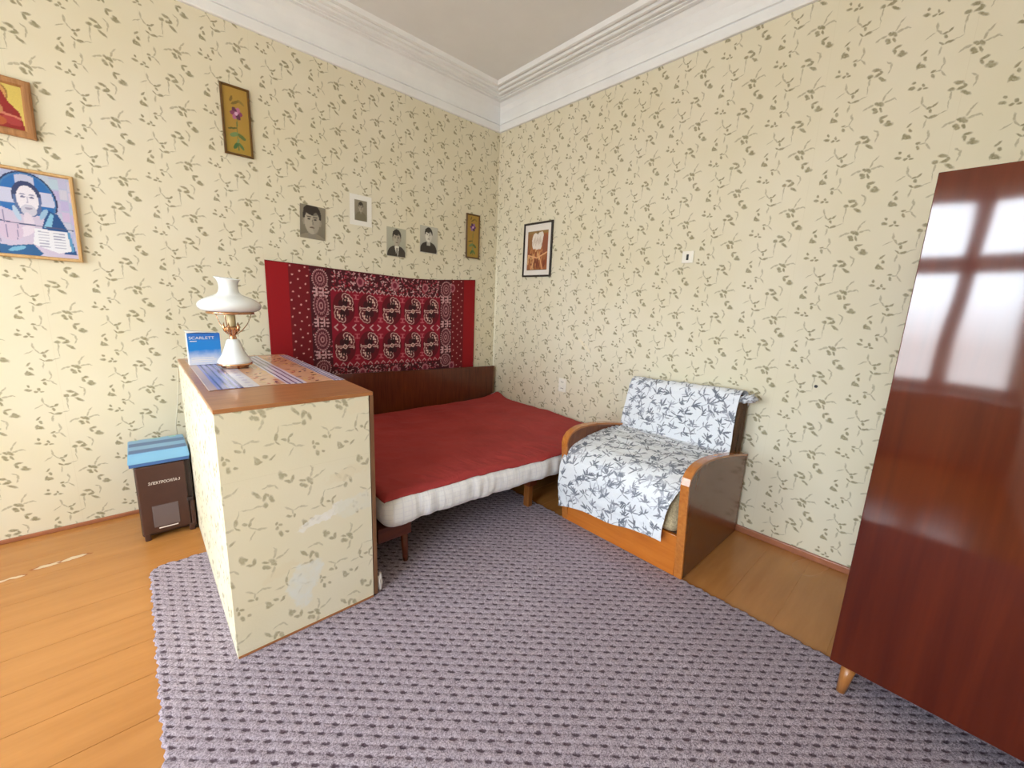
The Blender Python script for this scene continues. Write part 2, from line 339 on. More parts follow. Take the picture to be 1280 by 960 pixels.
def mahog(g, p):
    o = g.obj(); n = g.noise(g.mapping(o, scale=(14, 14, 0.8)), 1.0, 5, 0.6, 0.4); n2 = g.noise(o, 1.2, 2)
    c = g.mix(g.ramp(n, 0.25, 0.75), lin(66, 16, 5), lin(94, 32, 9)); c = g.mix(g.ramp(n2, 0.4, 0.7, 0, 0.3), c, lin(108, 44, 14))
    g.put(p.inputs['Base Color'], c)
    g.put(p.inputs['Coat Normal'], g.bump(g.noise(g.mapping(o, scale=(1, 2.2, 1.2)), 1.6, 1), 0.10, 0.02))
M_mahog = mat('wardrobe_lacquer', rough=0.4, coat=1.0, spec=0.05, build=mahog)
M_leg = mat('wardrobe_leg_wood', rough=0.35, coat=0.2, build=wood(lin(150, 92, 44), lin(178, 118, 62)))
M_head = mat('headboard_veneer', rough=0.28, coat=0.35, build=wood(lin(70, 28, 10), lin(112, 54, 24), (1, 1, 14), 5))
M_base = mat('bed_base_wood', rough=0.4, build=wood(lin(84, 34, 18), lin(112, 52, 26), (10, 1, 1), 4))
M_bedleg = mat('bed_leg_wood', rough=0.4, build=wood(lin(120, 70, 30), lin(150, 92, 42)))
def matt_build(g, p):
    o = g.obj(); n = g.noise(g.mapping(o, scale=(26, 3, 5)), 1.0, 3, 0.6)
    s = g.sep(o); st = g.math('SINE', g.math('MULTIPLY', s[2], 240.0)); st2 = g.math('SINE', g.math('MULTIPLY', s[0], 130.0))
    c = g.mix(g.ramp(g.math('MAXIMUM', st, st2), 0.8, 1.0, 0, 0.35), lin(238, 237, 238), lin(210, 210, 222))
    g.put(p.inputs['Base Color'], c); g.put(p.inputs['Normal'], g.bump(n, 0.35, 0.012))
M_matt = mat('mattress_ticking', rough=0.9, build=matt_build)
def spread_build(g, p):
    o = g.obj(); n = g.noise(o, 4, 3); f = g.noise(o, 260, 2); w = g.noise(g.mapping(o, scale=(7, 2.5, 1)), 1.6, 3, 0.5, 0.8)
    g.put(p.inputs['Base Color'], g.mix(g.ramp(n, 0.3, 0.7), lin(156, 46, 46), lin(170, 56, 54)))
    g.put(p.inputs['Normal'], g.bump(g.math('ADD', g.math('MULTIPLY', w, 4.0), g.math('MULTIPLY', f, 0.2)), 0.25, 0.008))
M_spread = mat('red_blanket', rough=0.85, build=spread_build)
def carpet_build(g, p):
    o = g.new('ShaderNodeNewGeometry').outputs['Position']; s = g.sep(o)
    def cell(ox, oy):
        fx = g.math('SUBTRACT', g.math('FRACT', g.math('ADD', g.math('DIVIDE', s[0], CX), ox)), 0.5)
        fy = g.math('SUBTRACT', g.math('FRACT', g.math('ADD', g.math('DIVIDE', s[1], CY), oy)), 0.5)
        return g.comb(g.math('MULTIPLY', fx, CX), g.math('MULTIPLY', fy, CY))
    wob = g.vmath('SCALE', g.vmath('SUBTRACT', g.new('ShaderNodeTexNoise').outputs[1], (0.5, 0.5, 0.5))); nz = wob.node.inputs[0].links[0].from_node.inputs[0].links[0].from_node
    g.put(nz.inputs['Vector'], o); nz.inputs['Scale'].default_value = 90; wob.node.inputs['Scale'].default_value = 0.012
    e1 = g.ellipse(g.vmath('ADD', cell(50.0, 50.0), wob), 0, 0, 0.0135, 0.0052, -math.pi/4)
    e2 = g.ellipse(g.vmath('ADD', cell(50.5, 50.5), wob), 0, 0, 0.0105, 0.0026, -math.pi/4)
    n = g.noise(o, 240, 3, 0.75); n2 = g.noise(o, 1.2, 2)
    base = g.mix(g.ramp(n, 0.34, 0.66), lin(82, 68, 80), lin(220, 207, 220))
    base = g.mix(g.ramp(n2, 0.35, 0.65, 0, 0.25), base, lin(156, 140, 152))
    c = g.mix(g.ramp(e2, 1.5, 0.6, 0, 0.45), base, lin(66, 42, 50))
    c = g.mix(g.ramp(e1, 1.35, 0.75, 0, 0.82), c, lin(58, 36, 48))
    g.put(p.inputs['Base Color'], c); g.put(p.inputs['Normal'], g.bump(n, 0.6, 0.006))
CX, CY = 0.0455, 0.0425
M_carpet = mat('loop_carpet', rough=0.95, spec=0.15, build=carpet_build)
M_milk = mat('milk_glass', lin(236, 240, 240), 0.12, coat=0.3)
M_brass = mat('copper_brass', lin(224, 174, 134), 0.22, metal=1.0)
M_candle = mat('cream_tube', lin(206, 186, 140), 0.4)
def bluebox(g, p):
    z = g.sep(g.obj())[2]; n = g.noise(g.obj(), 30, 3)
    c = g.mix(g.ramp(g.math('ADD', z, g.math('MULTIPLY', n, 0.03)), 0.045, 0.10), lin(214, 218, 230), lin(24, 128, 210))
    c = g.mix(g.ramp(z, 0.13, 0.16), c, lin(40, 110, 196)); g.put(p.inputs['Base Color'], c)
M_bluebox = mat('blue_carton', rough=0.35, build=bluebox)
M_carton = mat('white_carton', lin(228, 228, 224), 0.5)
M_brown = mat('brown_plastic', lin(70, 44, 36), 0.38, build=speckle(12, 0.08))
M_brown2 = mat('dark_brown_plastic', lin(44, 28, 24), 0.4)
M_smoke = mat('smoky_window', lin(104, 92, 92), 0.2)
def tray(g, p):
    o = g.obj(); s = g.sep(o)
    b1 = g.math('SINE', g.math('MULTIPLY', s[1], 46.0)); n = g.noise(o, 26, 3)
    c = g.mix(g.ramp(b1, -0.1, 0.25), lin(120, 168, 204), lin(70, 106, 156))
    f = g.math('MULTIPLY', g.ramp(n, 0.55, 0.62), g.math('LESS_THAN', g.math('ABSOLUTE', g.math('SUBTRACT', s[1], 0.16)), 0.05))
    g.put(p.inputs['Base Color'], g.mix(f, c, lin(150, 200, 170)))
M_tray = mat('blue_box_print', lin(120, 180, 220), 0.35, build=tray)
M_blue_l = mat('light_blue_plastic', lin(122, 174, 208), 0.35)
M_blue_d = mat('dark_blue_plastic', lin(66, 104, 160), 0.35)
TEAR = lin(232, 230, 226); TEAR2 = lin(220, 222, 216); TEAR3 = lin(222, 220, 206)
M_paper_d = wallpaper('wallpaper_turned_sideways', (2, 1), (0, 1), (0.05, 0.31),
    tears=((0.17, 0.655, 0.10, 0.022, 0.2, lin(224, 214, 188)), (0.10, 0.505, 0.13, 0.022, 0.28, TEAR), (0.20, 0.505, 0.10, 0.05, 0.2, TEAR3), (-0.03, 0.22, 0.065, 0.10, -0.25, TEAR2), (-0.12, 0.31, 0.075, 0.022, 0.3, lin(222, 212, 184)), (0.22, 0.95, 0.06, 0.03, 0, lin(226, 216, 190))), worn=0.20)
M_paper_d2 = wallpaper('wallpaper_on_cupboard_back', (2, 1), (1, 1), (0.12, 0.05), worn=0.0)
M_top = mat('cupboard_top_veneer', rough=0.3, coat=0.2, build=wood(lin(148, 90, 48), lin(184, 124, 76), (10, 1, 1), 4))
M_edge = mat('cupboard_edge', lin(120, 84, 58), 0.5, build=wood(lin(104, 70, 46), lin(136, 98, 68)))
M_letter = mat('white_lettering', lin(236, 230, 224), 0.5)
M_rag = mat('white_paper_scrap', lin(214, 208, 206), 0.8)
M_cord = mat('white_cord', lin(226, 220, 200), 0.5)
def glass_build(g, p):
    t = g.new('ShaderNodeBsdfTransparent'); gl = g.new('ShaderNodeBsdfGlossy'); gl.inputs['Roughness'].default_value = 0.02
    mx = g.new('ShaderNodeMixShader'); mx.inputs[0].default_value = 0.06; g.put(mx.inputs[1], t.outputs[0]); g.put(mx.inputs[2], gl.outputs[0])
    g.put(g.n['Material Output'].inputs[0], mx.outputs[0])
M_glass = mat('window_glass', build=glass_build)

M_plain = mat('plain_wallpaper', PAPER, 0.75, spec=0.25, build=speckle(3, 0.05))
# ---------------------------------------------------------------- the room
S = dict(kind='structure')
T_ = 0.14
tag(box('wall_left', (X0, 0.0, 0.0, T_, 0, ZC), M_paper_l), **S)
tag(box('wall_right', (0.0, T_, Y0, T_, 0, ZC), M_paper_r), **S)
tag(box('wall_behind', (X0, T_, Y0-T_, Y0, 0, ZC), M_plain), **S)
wy = [Y0-T_]+[v for w in WINS for v in w]+[T_]
bs = [(X0-0.3, X0, wy[0], wy[-1], 0, WZ0), (X0-0.3, X0, wy[0], wy[-1], WZ1, ZC)]+[(X0-0.3, X0, wy[i], wy[i+1], WZ0, WZ1) for i in (0, 2, 4)]
tag(boxes('wall_window', bs, M_plain), **S)
tag(box('ceiling', (X0-0.3, T_, Y0-T_, T_, ZC, ZC+0.1), M_ceil), **S)
fl = tag(box('floor', (X0, 0, Y0, 0, -0.06, -0.022), M_gapfill), **S)
y = -1.55-0.21*12
def gap(q): return 0.0010 if q > -2.1 else 0.0001      # paint fills the joints towards the wardrobe
while y < 0:
    a, b = max(y, Y0), min(y+0.21, 0.0)
    if b-a > 0.02: box('plank', (X0, 0, a+gap(a), b-gap(b), -0.022, 0.0), M_floor, fl, bev=0.0005, seg=1)
    y += 0.21
tag(box('baseboard_left', (X0, 0.0, -0.012, 0, 0.0, 0.024), M_skirt, bev=0.004), **S)
tag(box('baseboard_right', (-0.018, 0.0, Y0, -0.012, 0.0, 0.042), M_skirt, bev=0.005), **S)
# cornice: swept round the room, mitred
prof = [(0.0, 3.067), (0.020, 3.067), (0.024, 3.075), (0.024, 3.122), (0.014, 3.126), (0.014, 3.131), (0.026, 3.134), (0.026, 3.142), (0.012, 3.147), (0.016, 3.18), (0.026, 3.23), (0.044, 3.27), (0.072, 3.300), (0.078, 3.300), (0.080, 3.294),
        (0.108, 3.294), (0.110, 3.300), (0.132, 3.300), (0.134, 3.307), (0.158, 3.307), (0.162, 3.298), (0.172, 3.296), (0.182, 3.300), (0.186, 3.313), (0.196, 3.315), (0.200, 3.306), (0.212, 3.303), (0.224, 3.306), (0.228, 3.322), (0.240, 3.324), (0.244, 3.316), (0.256, 3.313), (0.270, 3.317), (0.276, 3.332), (0.282, ZC), (0.0, ZC)]
cs = [(X0, 0, 1, -1), (0, 0, -1, -1), (0, Y0, -1, 1), (X0, Y0, 1, 1)]
vs = [(cx+sx*d, cy_+sy*d, z) for cx, cy_, sx, sy in cs for d, z in prof]; n = len(prof)
for k in range(4):
    k2 = (k+1) % 4
    fs = [(k*n+i, k2*n+i, k2*n+i+1, k*n+i+1) for i in range(n-1)]
    bm = bmesh.new(); vv = [bm.verts.new(v) for v in vs]
    for f in fs: bm.faces.new([vv[i] for i in f])
    bmesh.ops.delete(bm, geom=[v for v in bm.verts if not v.link_faces], context='VERTS')
    tag(link('trim_%d' % (k+1), bmesh_to('cornice', bm), M_white), **S)
# windows with casements, transom and glass
for wi, (a, b) in enumerate(WINS):
    w = bpy.data.objects.new('window_%d' % (wi+1), None); COL.objects.link(w); w.location = (X0-0.15, (a+b)/2, WZ0); tag(w, **S)
    xa, xb = X0-0.17, X0-0.11; zt = 2.0; mul = (a+(b-a)/3, b-(b-a)/3)
    boxes('window_frame', [(xa, xb, a, a+.06, WZ0, WZ1), (xa, xb, b-.06, b, WZ0, WZ1), (xa, xb, a, b, WZ0, WZ0+.06), (xa, xb, a, b, WZ1-.06, WZ1), (xa, xb, a, b, zt-.05, zt+.05)]+[(xa, xb, q-.035, q+.035, WZ0, WZ1) for q in mul], M_frame, w)
    for y0, y1 in ((a+.06, mul[0]-.035), (mul[0]+.035, mul[1]-.035), (mul[1]+.035, b-.06)):
        for z0, z1 in ((WZ0+.06, zt-.05), (zt+.05, WZ1-.06)):
            boxes('sash', [(xa+.01, xb-.01, y0, y0+.04, z0, z1), (xa+.01, xb-.01, y1-.04, y1, z0, z1), (xa+.01, xb-.01, y0, y1, z0, z0+.04), (xa+.01, xb-.01, y0, y1, z1-.04, z1)], M_frame, w)
            box('pane', (xa+.025, xa+.029, y0+.04, y1-.04, z0+.04, z1-.04), M_glass, w)
    box('window_sill', (X0-0.11, X0+0.12, a-.05, b+.05, WZ0-.035, WZ0), M_frame, w, bev=0.008)

# ---------------------------------------------------------------- wardrobe
wd = thing('wardrobe', (-0.52, -3.56, 0), 'tall glossy dark mahogany wardrobe on tapered legs at the right edge', 'wardrobe')
box('side_panel', (-1.0, -0.982, -3.86, -3.26, 0.13, 1.867), M_mahog, wd, 0.002)
box('side_panel', (-0.06, -0.042, -3.86, -3.26, 0.13, 1.867), M_mahog, wd, 0.002)
box('top_panel', (-0.982, -0.06, -3.855, -3.262, 1.845, 1.865), M_mahog, wd)
box('bottom_panel', (-0.982, -0.06, -3.855, -3.262, 0.132, 0.152), M_mahog, wd)
box('back_panel', (-0.982, -0.06, -3.86, -3.85, 0.152, 1.845), M_mahog, wd)
for xa, xb, kx in ((-0.980, -0.522, -0.545), (-0.520, -0.062, -0.497)):
    d = box('door', (xa, xb, -3.28, -3.261, 0.155, 1.842), M_mahog, wd, 0.002)
    place(lathe('knob', [(0.0, 0.02), (0.010, 0.018), (0.012, 0.010), (0.006, 0.004), (0.006, 0.0)], (0, 0, 0), M_brass, d, 16), Matrix.Translation((kx, -3.261, 1.0)) @ Matrix.Rotation(-math.pi/2, 4, 'X'))
for lx, ly in ((-0.965, -3.318), (-0.965, -3.80), (-0.10, -3.318), (-0.10, -3.80)):
    zf = 0.009 if lx < -0.8 else 0.0
    tube('leg', [(lx, ly, 0.132), (lx-(0.012 if lx < -.5 else -0.012), ly+(0.01 if ly > -3.5 else -0.01), zf)], [0.024, 0.014], M_leg, wd, seg=14)

# ---------------------------------------------------------------- carpet
xs = np.arange(-2.912, -0.806, 0.0057); ys = np.arange(-3.88, -0.772, 0.0057)
PX, PY = np.meshgrid(xs, ys, indexing='ij')
rng = np.random.RandomState(3)
def dash(px, py, ox, oy, a, b):
    fx = (((px/CX+ox) % 1)-.5)*CX; fy = (((py/CY+oy) % 1)-.5)*CY; c = math.sqrt(.5); e = (fx-fy)*c; q = (fx+fy)*c
    return np.exp(-((e/a)**2+(q/b)**2))
PZ = 0.0095+0.0016*rng.rand(*PX.shape)-0.0045*dash(PX, PY, 0, 0, .015, .0055)-0.0018*dash(PX, PY, .5, .5, .010, .004)
d = np.minimum.reduce([PX-xs[0], xs[-1]-PX, PY-ys[0], ys[-1]-PY]); PZ = np.where(d < 0.004, 0.0012, PZ)
wig = 0.004*np.sin(PY*61)+0.003*np.sin(PY*173+1); PX = PX+np.where(PX < xs[0]+.03, wig, 0)+np.where(PX > xs[-1]-.03, -wig, 0)
PY = PY+np.where(PY > ys[-1]-.03, 0.004*np.sin(PX*57), 0)
P = np.stack([PX, PY, PZ], -1)
r = 0.05; cx_, cy_ = xs[0]+r, ys[-1]-r; dx, dy = P[..., 0]-cx_, P[..., 1]-cy_; m_ = (dx < 0) & (dy > 0); k_ = np.maximum(-dx, dy)/np.maximum(np.hypot(dx, dy), 1e-6)
P[..., 0] = np.where(m_, cx_+dx*k_, P[..., 0]); P[..., 1] = np.where(m_, cy_+dy*k_, P[..., 1])
tag(link('floor_carpet', gridmesh('floor_carpet', P), M_carpet), 'large grey-mauve loop carpet with dark flecks covering the floor', 'carpet')

# ---------------------------------------------------------------- cupboard wrapped in wallpaper
DX0, DX1, DY0, DY1, DZ = -2.675, -2.100, -1.690, -0.270, 1.020
ZF = 0.010
cb = thing('sideboard', (-2.39, -0.98, ZF), 'low cupboard papered with sprig wallpaper, torn in places', 'cupboard')
box('end_panel', (DX0, DX1-0.022, DY0, DY0+0.016, ZF, DZ-0.016), M_paper_d, cb, 0.001)
box('end_panel', (DX0, DX1-0.022, DY1-0.016, DY1, ZF, DZ-0.016), M_paper_d, cb, 0.001)
box('back_panel', (DX0, DX0+0.012, DY0+0.016, DY1-0.016, ZF, DZ-0.016), M_paper_d2, cb)
box('bottom_panel', (DX0+0.012, DX1-0.022, DY0+0.016, DY1-0.016, ZF+0.05, ZF+0.068), M_edge, cb)
box('top_board', (DX0-0.002, DX1-0.004, DY0-0.004, DY1, DZ-0.016, DZ), M_top, cb, 0.002)
box('base_lath', (DX0+0.002, DX1-0.024, DY0-0.004, DY0-0.0002, ZF, ZF+0.008), M_top, cb)
dw = (DY1-DY0)/3
for k in range(3):
    d_ = box('door', (DX1-0.018, DX1, DY0+k*dw+0.001, DY0+(k+1)*dw-0.001, ZF+0.004, DZ-0.002), M_edge, cb, 0.001)
    place(lathe('knob', [(0.0, 0.018), (0.009, 0.016), (0.010, 0.008), (0.005, 0.003), (0.005, 0.0)], (0, 0, 0), M_brass, d_, 12), Matrix.Translation((DX1, DY0+(k+.85)*dw, 0.75)) @ Matrix.Rotation(math.pi/2, 4, 'Y'))

# oilcloth on the cupboard
nx, ny = 150, 230
u = np.linspace(0, 1, nx); v = np.linspace(0, 1, ny); UU, VV = np.meshgrid(u, v, indexing='ij')
C = np.zeros((nx, ny, 3)); C[:] = L3(222, 216, 226); rng = np.random.RandomState(5)
def band(a, b, rgb, al=1.0): put(C, (UU >= a) & (UU < b), rgb, al)
band(0, .06, (200, 170, 160)); band(.06, .22, (150, 150, 206))
for c in (.085, .13, .175, .215): band(c-.008, c+.008, (70, 76, 140))
band(.235, .34, (224, 220, 236)); band(.34, .53, (222, 178, 148)); band(.53, .68, (222, 214, 230))
for c in (.555, .60, .645): band(c-.007, c+.007, (86, 84, 150))
band(.68, .90, (222, 170, 136)); band(.90, 1.01, (224, 218, 232))
for c in (.915, .945, .975): band(c-.006, c+.006, (104, 98, 160))
for lo, hi in ((.34, .53), (.68, .90)):
    for k in range(60):
        cx = lo+.02+(hi-lo-.04)*rng.rand(); cy_ = rng.rand(); a = rng.rand()*3.1
        put(C, ell(UU*.55, VV*1.02, cx*.55, cy_*1.02, .016, .006, a), [(150, 70, 50), (236, 190, 120), (190, 110, 90), (120, 84, 110)][k % 4])
for k in range(14): put(C, ell(UU*.55, VV*1.02, .285*.55, (k+.5)/14*1.02, .012, .02), (200, 196, 226))
edge = 0.012*np.sin(UU*5)+0.006*np.sin(UU*17)
PX = -2.648+UU*(0.545); PY = -1.356+edge+VV*(1.02-edge); PZ = DZ+0.0024+0.0008*np.sin(UU*30)*np.sin(VV*20)
PZ = np.where(UU > .995, DZ+.0016, PZ)
oc = tag(link('oilcloth', gridmesh('oilcloth', np.stack([PX, PY, PZ], -1), C), M_cloth), 'striped lilac and orange oilcloth on top of the cupboard', 'tablecloth')
sm = oc.modifiers.new('thickness', 'SOLIDIFY'); sm.thickness = 0.001; sm.offset = -1

# ---------------------------------------------------------------- lamp in the shape of a paraffin lamp
LX, LY, LZ = -2.462, -0.752, DZ+0.0036
lp = thing('table_lamp', (LX, LY, LZ), 'white milk-glass table lamp with copper fittings on the cupboard', 'lamp')
lathe('base_ring', [(0.0, 0.0), (0.060, 0.0), (0.064, 0.004), (0.060, 0.010), (0.080, 0.014), (0.082, 0.020), (0.078, 0.024), (0.0, 0.025)], (LX, LY, LZ), M_brass, lp)
lathe('base', [(0.076, 0.023), (0.080, 0.030), (0.076, 0.040), (0.064, 0.058), (0.052, 0.080), (0.043, 0.105), (0.035, 0.130), (0.030, 0.145), (0.024, 0.152), (0.0, 0.153)], (LX, LY, LZ), M_milk, lp)
lathe('burner', [(0.016, 0.150), (0.018, 0.160), (0.014, 0.172), (0.022, 0.185), (0.030, 0.200), (0.032, 0.214), (0.026, 0.220), (0.0, 0.221)], (LX, LY, LZ), M_brass, lp)
lathe('bulb_sleeve', [(0.019, 0.215), (0.020, 0.235), (0.020, 0.275), (0.017, 0.283), (0.0, 0.284)], (LX, LY, LZ), M_candle, lp)
for k in range(5):
    a = k*2*math.pi/5+0.4; c_, s_ = math.cos(a), math.sin(a)
    tube('petal', [(LX+r_*c_, LY+r_*s_, LZ+z_) for r_, z_ in ((.020, .180), (.033, .198), (.037, .218), (.034, .240))], [.004, .007, .006, .001], M_brass, lp, seg=6)
for k in range(3):
    a = k*2*math.pi/3+2.2; c_, s_ = math.cos(a), math.sin(a)
    tube('shade_arm', [(LX+r_*c_, LY+r_*s_, LZ+z_) for r_, z_ in ((.018, .175), (.045, .195), (.072, .228), (.090, .265), (.098, .292))], .0022, M_brass, lp, seg=6)
lathe('shade_ring', [(0.094, 0.286), (0.106, 0.286), (0.108, 0.292), (0.106, 0.298), (0.094, 0.298), (0.092, 0.292), (0.094, 0.286)], (LX, LY, LZ), M_brass, lp)
def spout(p, a, i):                                            # top rim drawn out to one side
    if i >= 13:
        c = math.cos(a-2.39); k = min(1, (i-12)/3) if i < 16 else max(0, (20-i)/4); p.z += 0.007*c*k; p.xy *= 1+0.16*max(0, c)**2*k
    return p
lathe('shade', [(0.100, 0.298), (0.118, 0.300), (0.133, 0.308), (0.142, 0.322), (0.1425, 0.334), (0.136, 0.346), (0.120, 0.359), (0.098, 0.370), (0.074, 0.379), (0.056, 0.388), (0.046, 0.400), (0.0425, 0.416), (0.042, 0.434), (0.045, 0.450), (0.051, 0.463), (0.057, 0.470), (0.0545, 0.470), (0.048, 0.462), (0.041, 0.448), (0.038, 0.430), (0.0385, 0.412)], (LX, LY, LZ), M_milk, lp, 48, spout)
tube('power_cord', [(LX+.02, LY+.07, LZ+.006), (-2.47, -.50, LZ+.004), (-2.52, -.36, LZ+.004), (-2.60, -.285, LZ+.003), (-2.66, -.262, LZ+.0), (-2.674, -.255, .97), (-2.69, -.22, .80), (-2.70, -.18, .70), (-2.715, -.13, .58), (-2.71, -.08, .48)], .003, M_cord, lp, seg=6)

# blue carton
bc = thing('carton', (-2.572, -0.565, DZ+0.002), 'small blue and white carton lettered SCARLETT behind the lamp', 'box')
z0 = DZ+0.0036
box('carton_body', (-2.645, -2.500, -0.600, -0.530, z0, z0+0.172), M_bluebox, bc, 0.001)
box('side_print', (-2.6462, -2.6452, -0.599, -0.531, z0+.001, z0+0.171), M_carton, bc)
prism('flap', [(-2.655, z0+.188), (-2.645, z0+.173), (-2.600, z0+.178), (-2.515, z0+.174), (-2.515, z0+.177), (-2.600, z0+.182)], lambda a, b: (a, -0.60, b), lambda a, b: (a, -0.535, b), M_carton, bc)
text('lettering', 'SCARLETT', M_letter, bc, (-2.638, -0.6008, z0+0.140), (1, 0, 0), (0, 0, 1), 0.015, 0.112)
for k, (zz, ww) in enumerate(((.128, .03), (.036, .10), (.026, .11), (.016, .09))): box('print_line', (-2.635, -2.635+ww, -0.6008, -0.6003, z0+zz, z0+zz+.004), M_letter, bc)

# ---------------------------------------------------------------- brown appliance case with blue box
ca = thing('appliance_case', (-2.797, -0.30, 0), 'brown plastic appliance case standing on the floorboards by the cupboard', 'appliance')
cx0, cx1, cy0, cy1 = -2.930, -2.684, -0.452, -0.17
box('body', (cx0, cx1, cy0+.012, cy1, 0.022, 0.452), M_brown2, ca, 0.012)
box('front_cover', (cx0+.004, cx1-.026, cy0, cy0+.014, 0.04, 0.448), M_brown, ca, 0.006)
box('side_rail', (cx1-.022, cx1-.002, cy0+.002, cy0+.02, 0.03, 0.19), M_brown, ca, 0.004)
box('latch', (cx1-.034, cx1-.006, cy0-.004, cy0+.012, 0.19, 0.215), M_brown2, ca, 0.004)
box('window_plate', (cx0+.055, cx1-.075, cy0-.002, cy0+.004, 0.075, 0.205), M_smoke, ca, 0.002)
box('slot_trim', (cx0+.075, cx1-.085, cy0-.003, cy0+.001, 0.064, 0.069), M_letter, ca)
for fx in (cx0+.022, cx1-.022):
    for fy in (cy0+.025, cy1-.03): box('foot', (fx-.014, fx+.014, fy-.024, fy+.024, 0.0, 0.045), M_brown, ca, 0.006)
text('lettering', 'ЭЛЕКТРОСИЛА-3', M_letter, ca, (cx0+.052, cy0-.0008, 0.335), (1, 0, 0), (0, 0, 1), 0.017, 0.140, shear=0.2)
tb = thing('storage_box', (-2.80, -0.30, 0.4535), 'flat blue patterned box lying on the brown appliance case', 'box')
bx0, bx1, by0, by1, bz = -2.950, -2.681, -0.462, -0.150, 0.4535
me = boxm('box_base', bx0+.004, bx1-.004, by0+.004, by1-.004, bz, bz+.026, .003); link('box_base', me, M_blue_d, tb)
bm = bmesh.new()
lo = [bm.verts.new(v) for v in ((bx0, by0, bz+.02), (bx1, by0, bz+.02), (bx1, by1, bz+.02), (bx0, by1, bz+.02))]
hi = [bm.verts.new(v) for v in ((bx0+.006, by0+.022, bz+.072), (bx1-.006, by0+.022, bz+.072), (bx1-.006, by1-.01, bz+.072), (bx0+.006, by1-.01, bz+.072))]
for k in range(4): bm.faces.new((lo[k], lo[(k+1) % 4], hi[(k+1) % 4], hi[k]))
bm.faces.new(hi); bm.faces.new(lo[::-1]); bmesh.ops.bevel(bm, geom=list(bm.edges), offset=.003, segments=2, affect='EDGES')
link('lid', bmesh_to('lid', bm), M_blue_l, tb)
box('lid_print', (bx0+.010, bx1-.010, by0+.028, by1-.014, bz+.071, bz+.0735), M_tray, tb)

# ---------------------------------------------------------------- sofa bed, mattress, bedspread
def yf(x): return -1.615-0.062*(x+2.03)
YB = -0.092
def ztop(x, y):
    z = 0.448-0.016*math.exp(-((x+1.0)/.7)**2-((y+.8)/.5)**2)
    z -= 0.020*max(0, (x+2.03)/2.03)*max(0, min(1, (-y-.9)/.7))
    z += 0.075*math.exp(-((x+0.0)/.16)**2-((y+.06)/.16)**2)
    return z+0.007*fbm(x*3, y*3, 1.7)
def zbot(x): return 0.272-0.006*(x+2.03)
R_M = 0.068
def mdef(p):
    x = p.x; vfr = (p.y+1.6)/1.6; w = (p.z)/0.165          # canonical box: y -1.6..0, z 0..0.165
    y = yf(x)+(YB-yf(x))*vfr; zt = ztop(x, y); z = zbot(x)+(zt-zbot(x))*w
    if p.y < -1.5:                                           # puckered ticking along the front roll
        k = fbm(x*16, 0.3, z*3, 3); y += 0.010*k*max(0, min(1, (-1.5-p.y)/.06)); z += 0.004*k
    z -= 0.012*max(0, 1-abs(x+1.92)/.14)*(1-w)*max(0, min(1, (-1.4-p.y)/.1))
    return Vector((x, y, z))
sb = thing('sofa_bed', (-1.02, -0.8, 0), 'brown veneered sofa bed folded out in the corner with headboard', 'bed')
box('base_frame', (-2.03, -0.02, -1.400, -0.10, 0.172, 0.262), M_base, sb, 0.004)
box('front_rail', (-2.03, -0.02, -1.425, -1.401, 0.172, 0.260), M_base, sb, 0.003)
for xa, xb in ((-2.03, -1.842), (-0.93, -0.855)): box('leg_bracket', (xa, xb, -1.548, -1.4255, 0.176, 0.258), M_base, sb, 0.003)
zl = 0.0105
for lx, ly, rr in ((-1.868, -1.528, .020), (-1.868, -0.16, .020)): tube('leg', [(lx-.006, ly, .1755 if ly < -.8 else .1715), (lx, ly, zl if ly < -.8 else 0.001)], [rr, .015], M_base, sb, seg=12)
for lx, ly in ((-0.892, -1.500), (-0.892, -0.16)): box('leg', (lx-.022, lx+.022, ly-.028, ly+.022, zl if ly < -.8 else .001, .1755 if ly < -.8 else .1715), M_bedleg, sb, .005)
prism('headboard', [(-2.02, .18), (-0.055, .18), (-0.055, .766), (-2.02, .820)], lambda a, b: (a, -0.050-0.010*(b-.2), b), lambda a, b: (a, -0.074-0.010*(b-.2), b), M_head, sb, bev=.002)
box('headboard_cap', (-0.055, -0.040, -0.082, -0.045, .18, .768), M_edge, sb, .002)
mt = link('mattress', rbox('mattress', (-2.03, -1.6, 0), (-0.012, 0, 0.165), R_M, (150, 40, 6), mdef), M_matt, None, (-1.02, -0.85, 0.27), smooth=True)
tag(mt, 'white mattress with puckered ticking edge on the sofa bed', 'mattress')
nx, ny = 240, 190; P = np.zeros((nx, ny, 3))
for i in range(nx):
    x = -2.018+(2.018-.016)*i/(nx-1)
    ye, yb = yf(x)+0.016+0.004*fbm(x*9, 5.0), YB-0.006-0.060*max(0, min(1, (x+.80)/.60))-0.01*fbm(x*5, 2.0)
    for j in range(ny):
        y = yb+(ye-yb)*j/(ny-1); z = ztop(x, y); d = y-yf(x); r = R_M
        dd = min(max(0, q) for q in (d, x+2.03, YB-y, -0.012-x))
        if dd < r: z -= (r-math.sqrt(max(0, r*r-(r-dd)**2)))*0.95
        f = math.exp(-((d-.14)/.10)**2)
        wr = 0.011*f*max(0, fbm(x*20+y*6, y*4, 3.1))+0.005*fbm(x*5+y*2, y*6, 7.0)
        P[i, j] = (x, y, z+0.007+wr)
bsp = tag(link('bedspread', gridmesh('bedspread', P), M_spread), 'plain dark red bedspread lying wrinkled over the mattress', 'bedspread')
sm = bsp.modifiers.new('thickness', 'SOLIDIFY'); sm.thickness = 0.003; sm.offset = -1

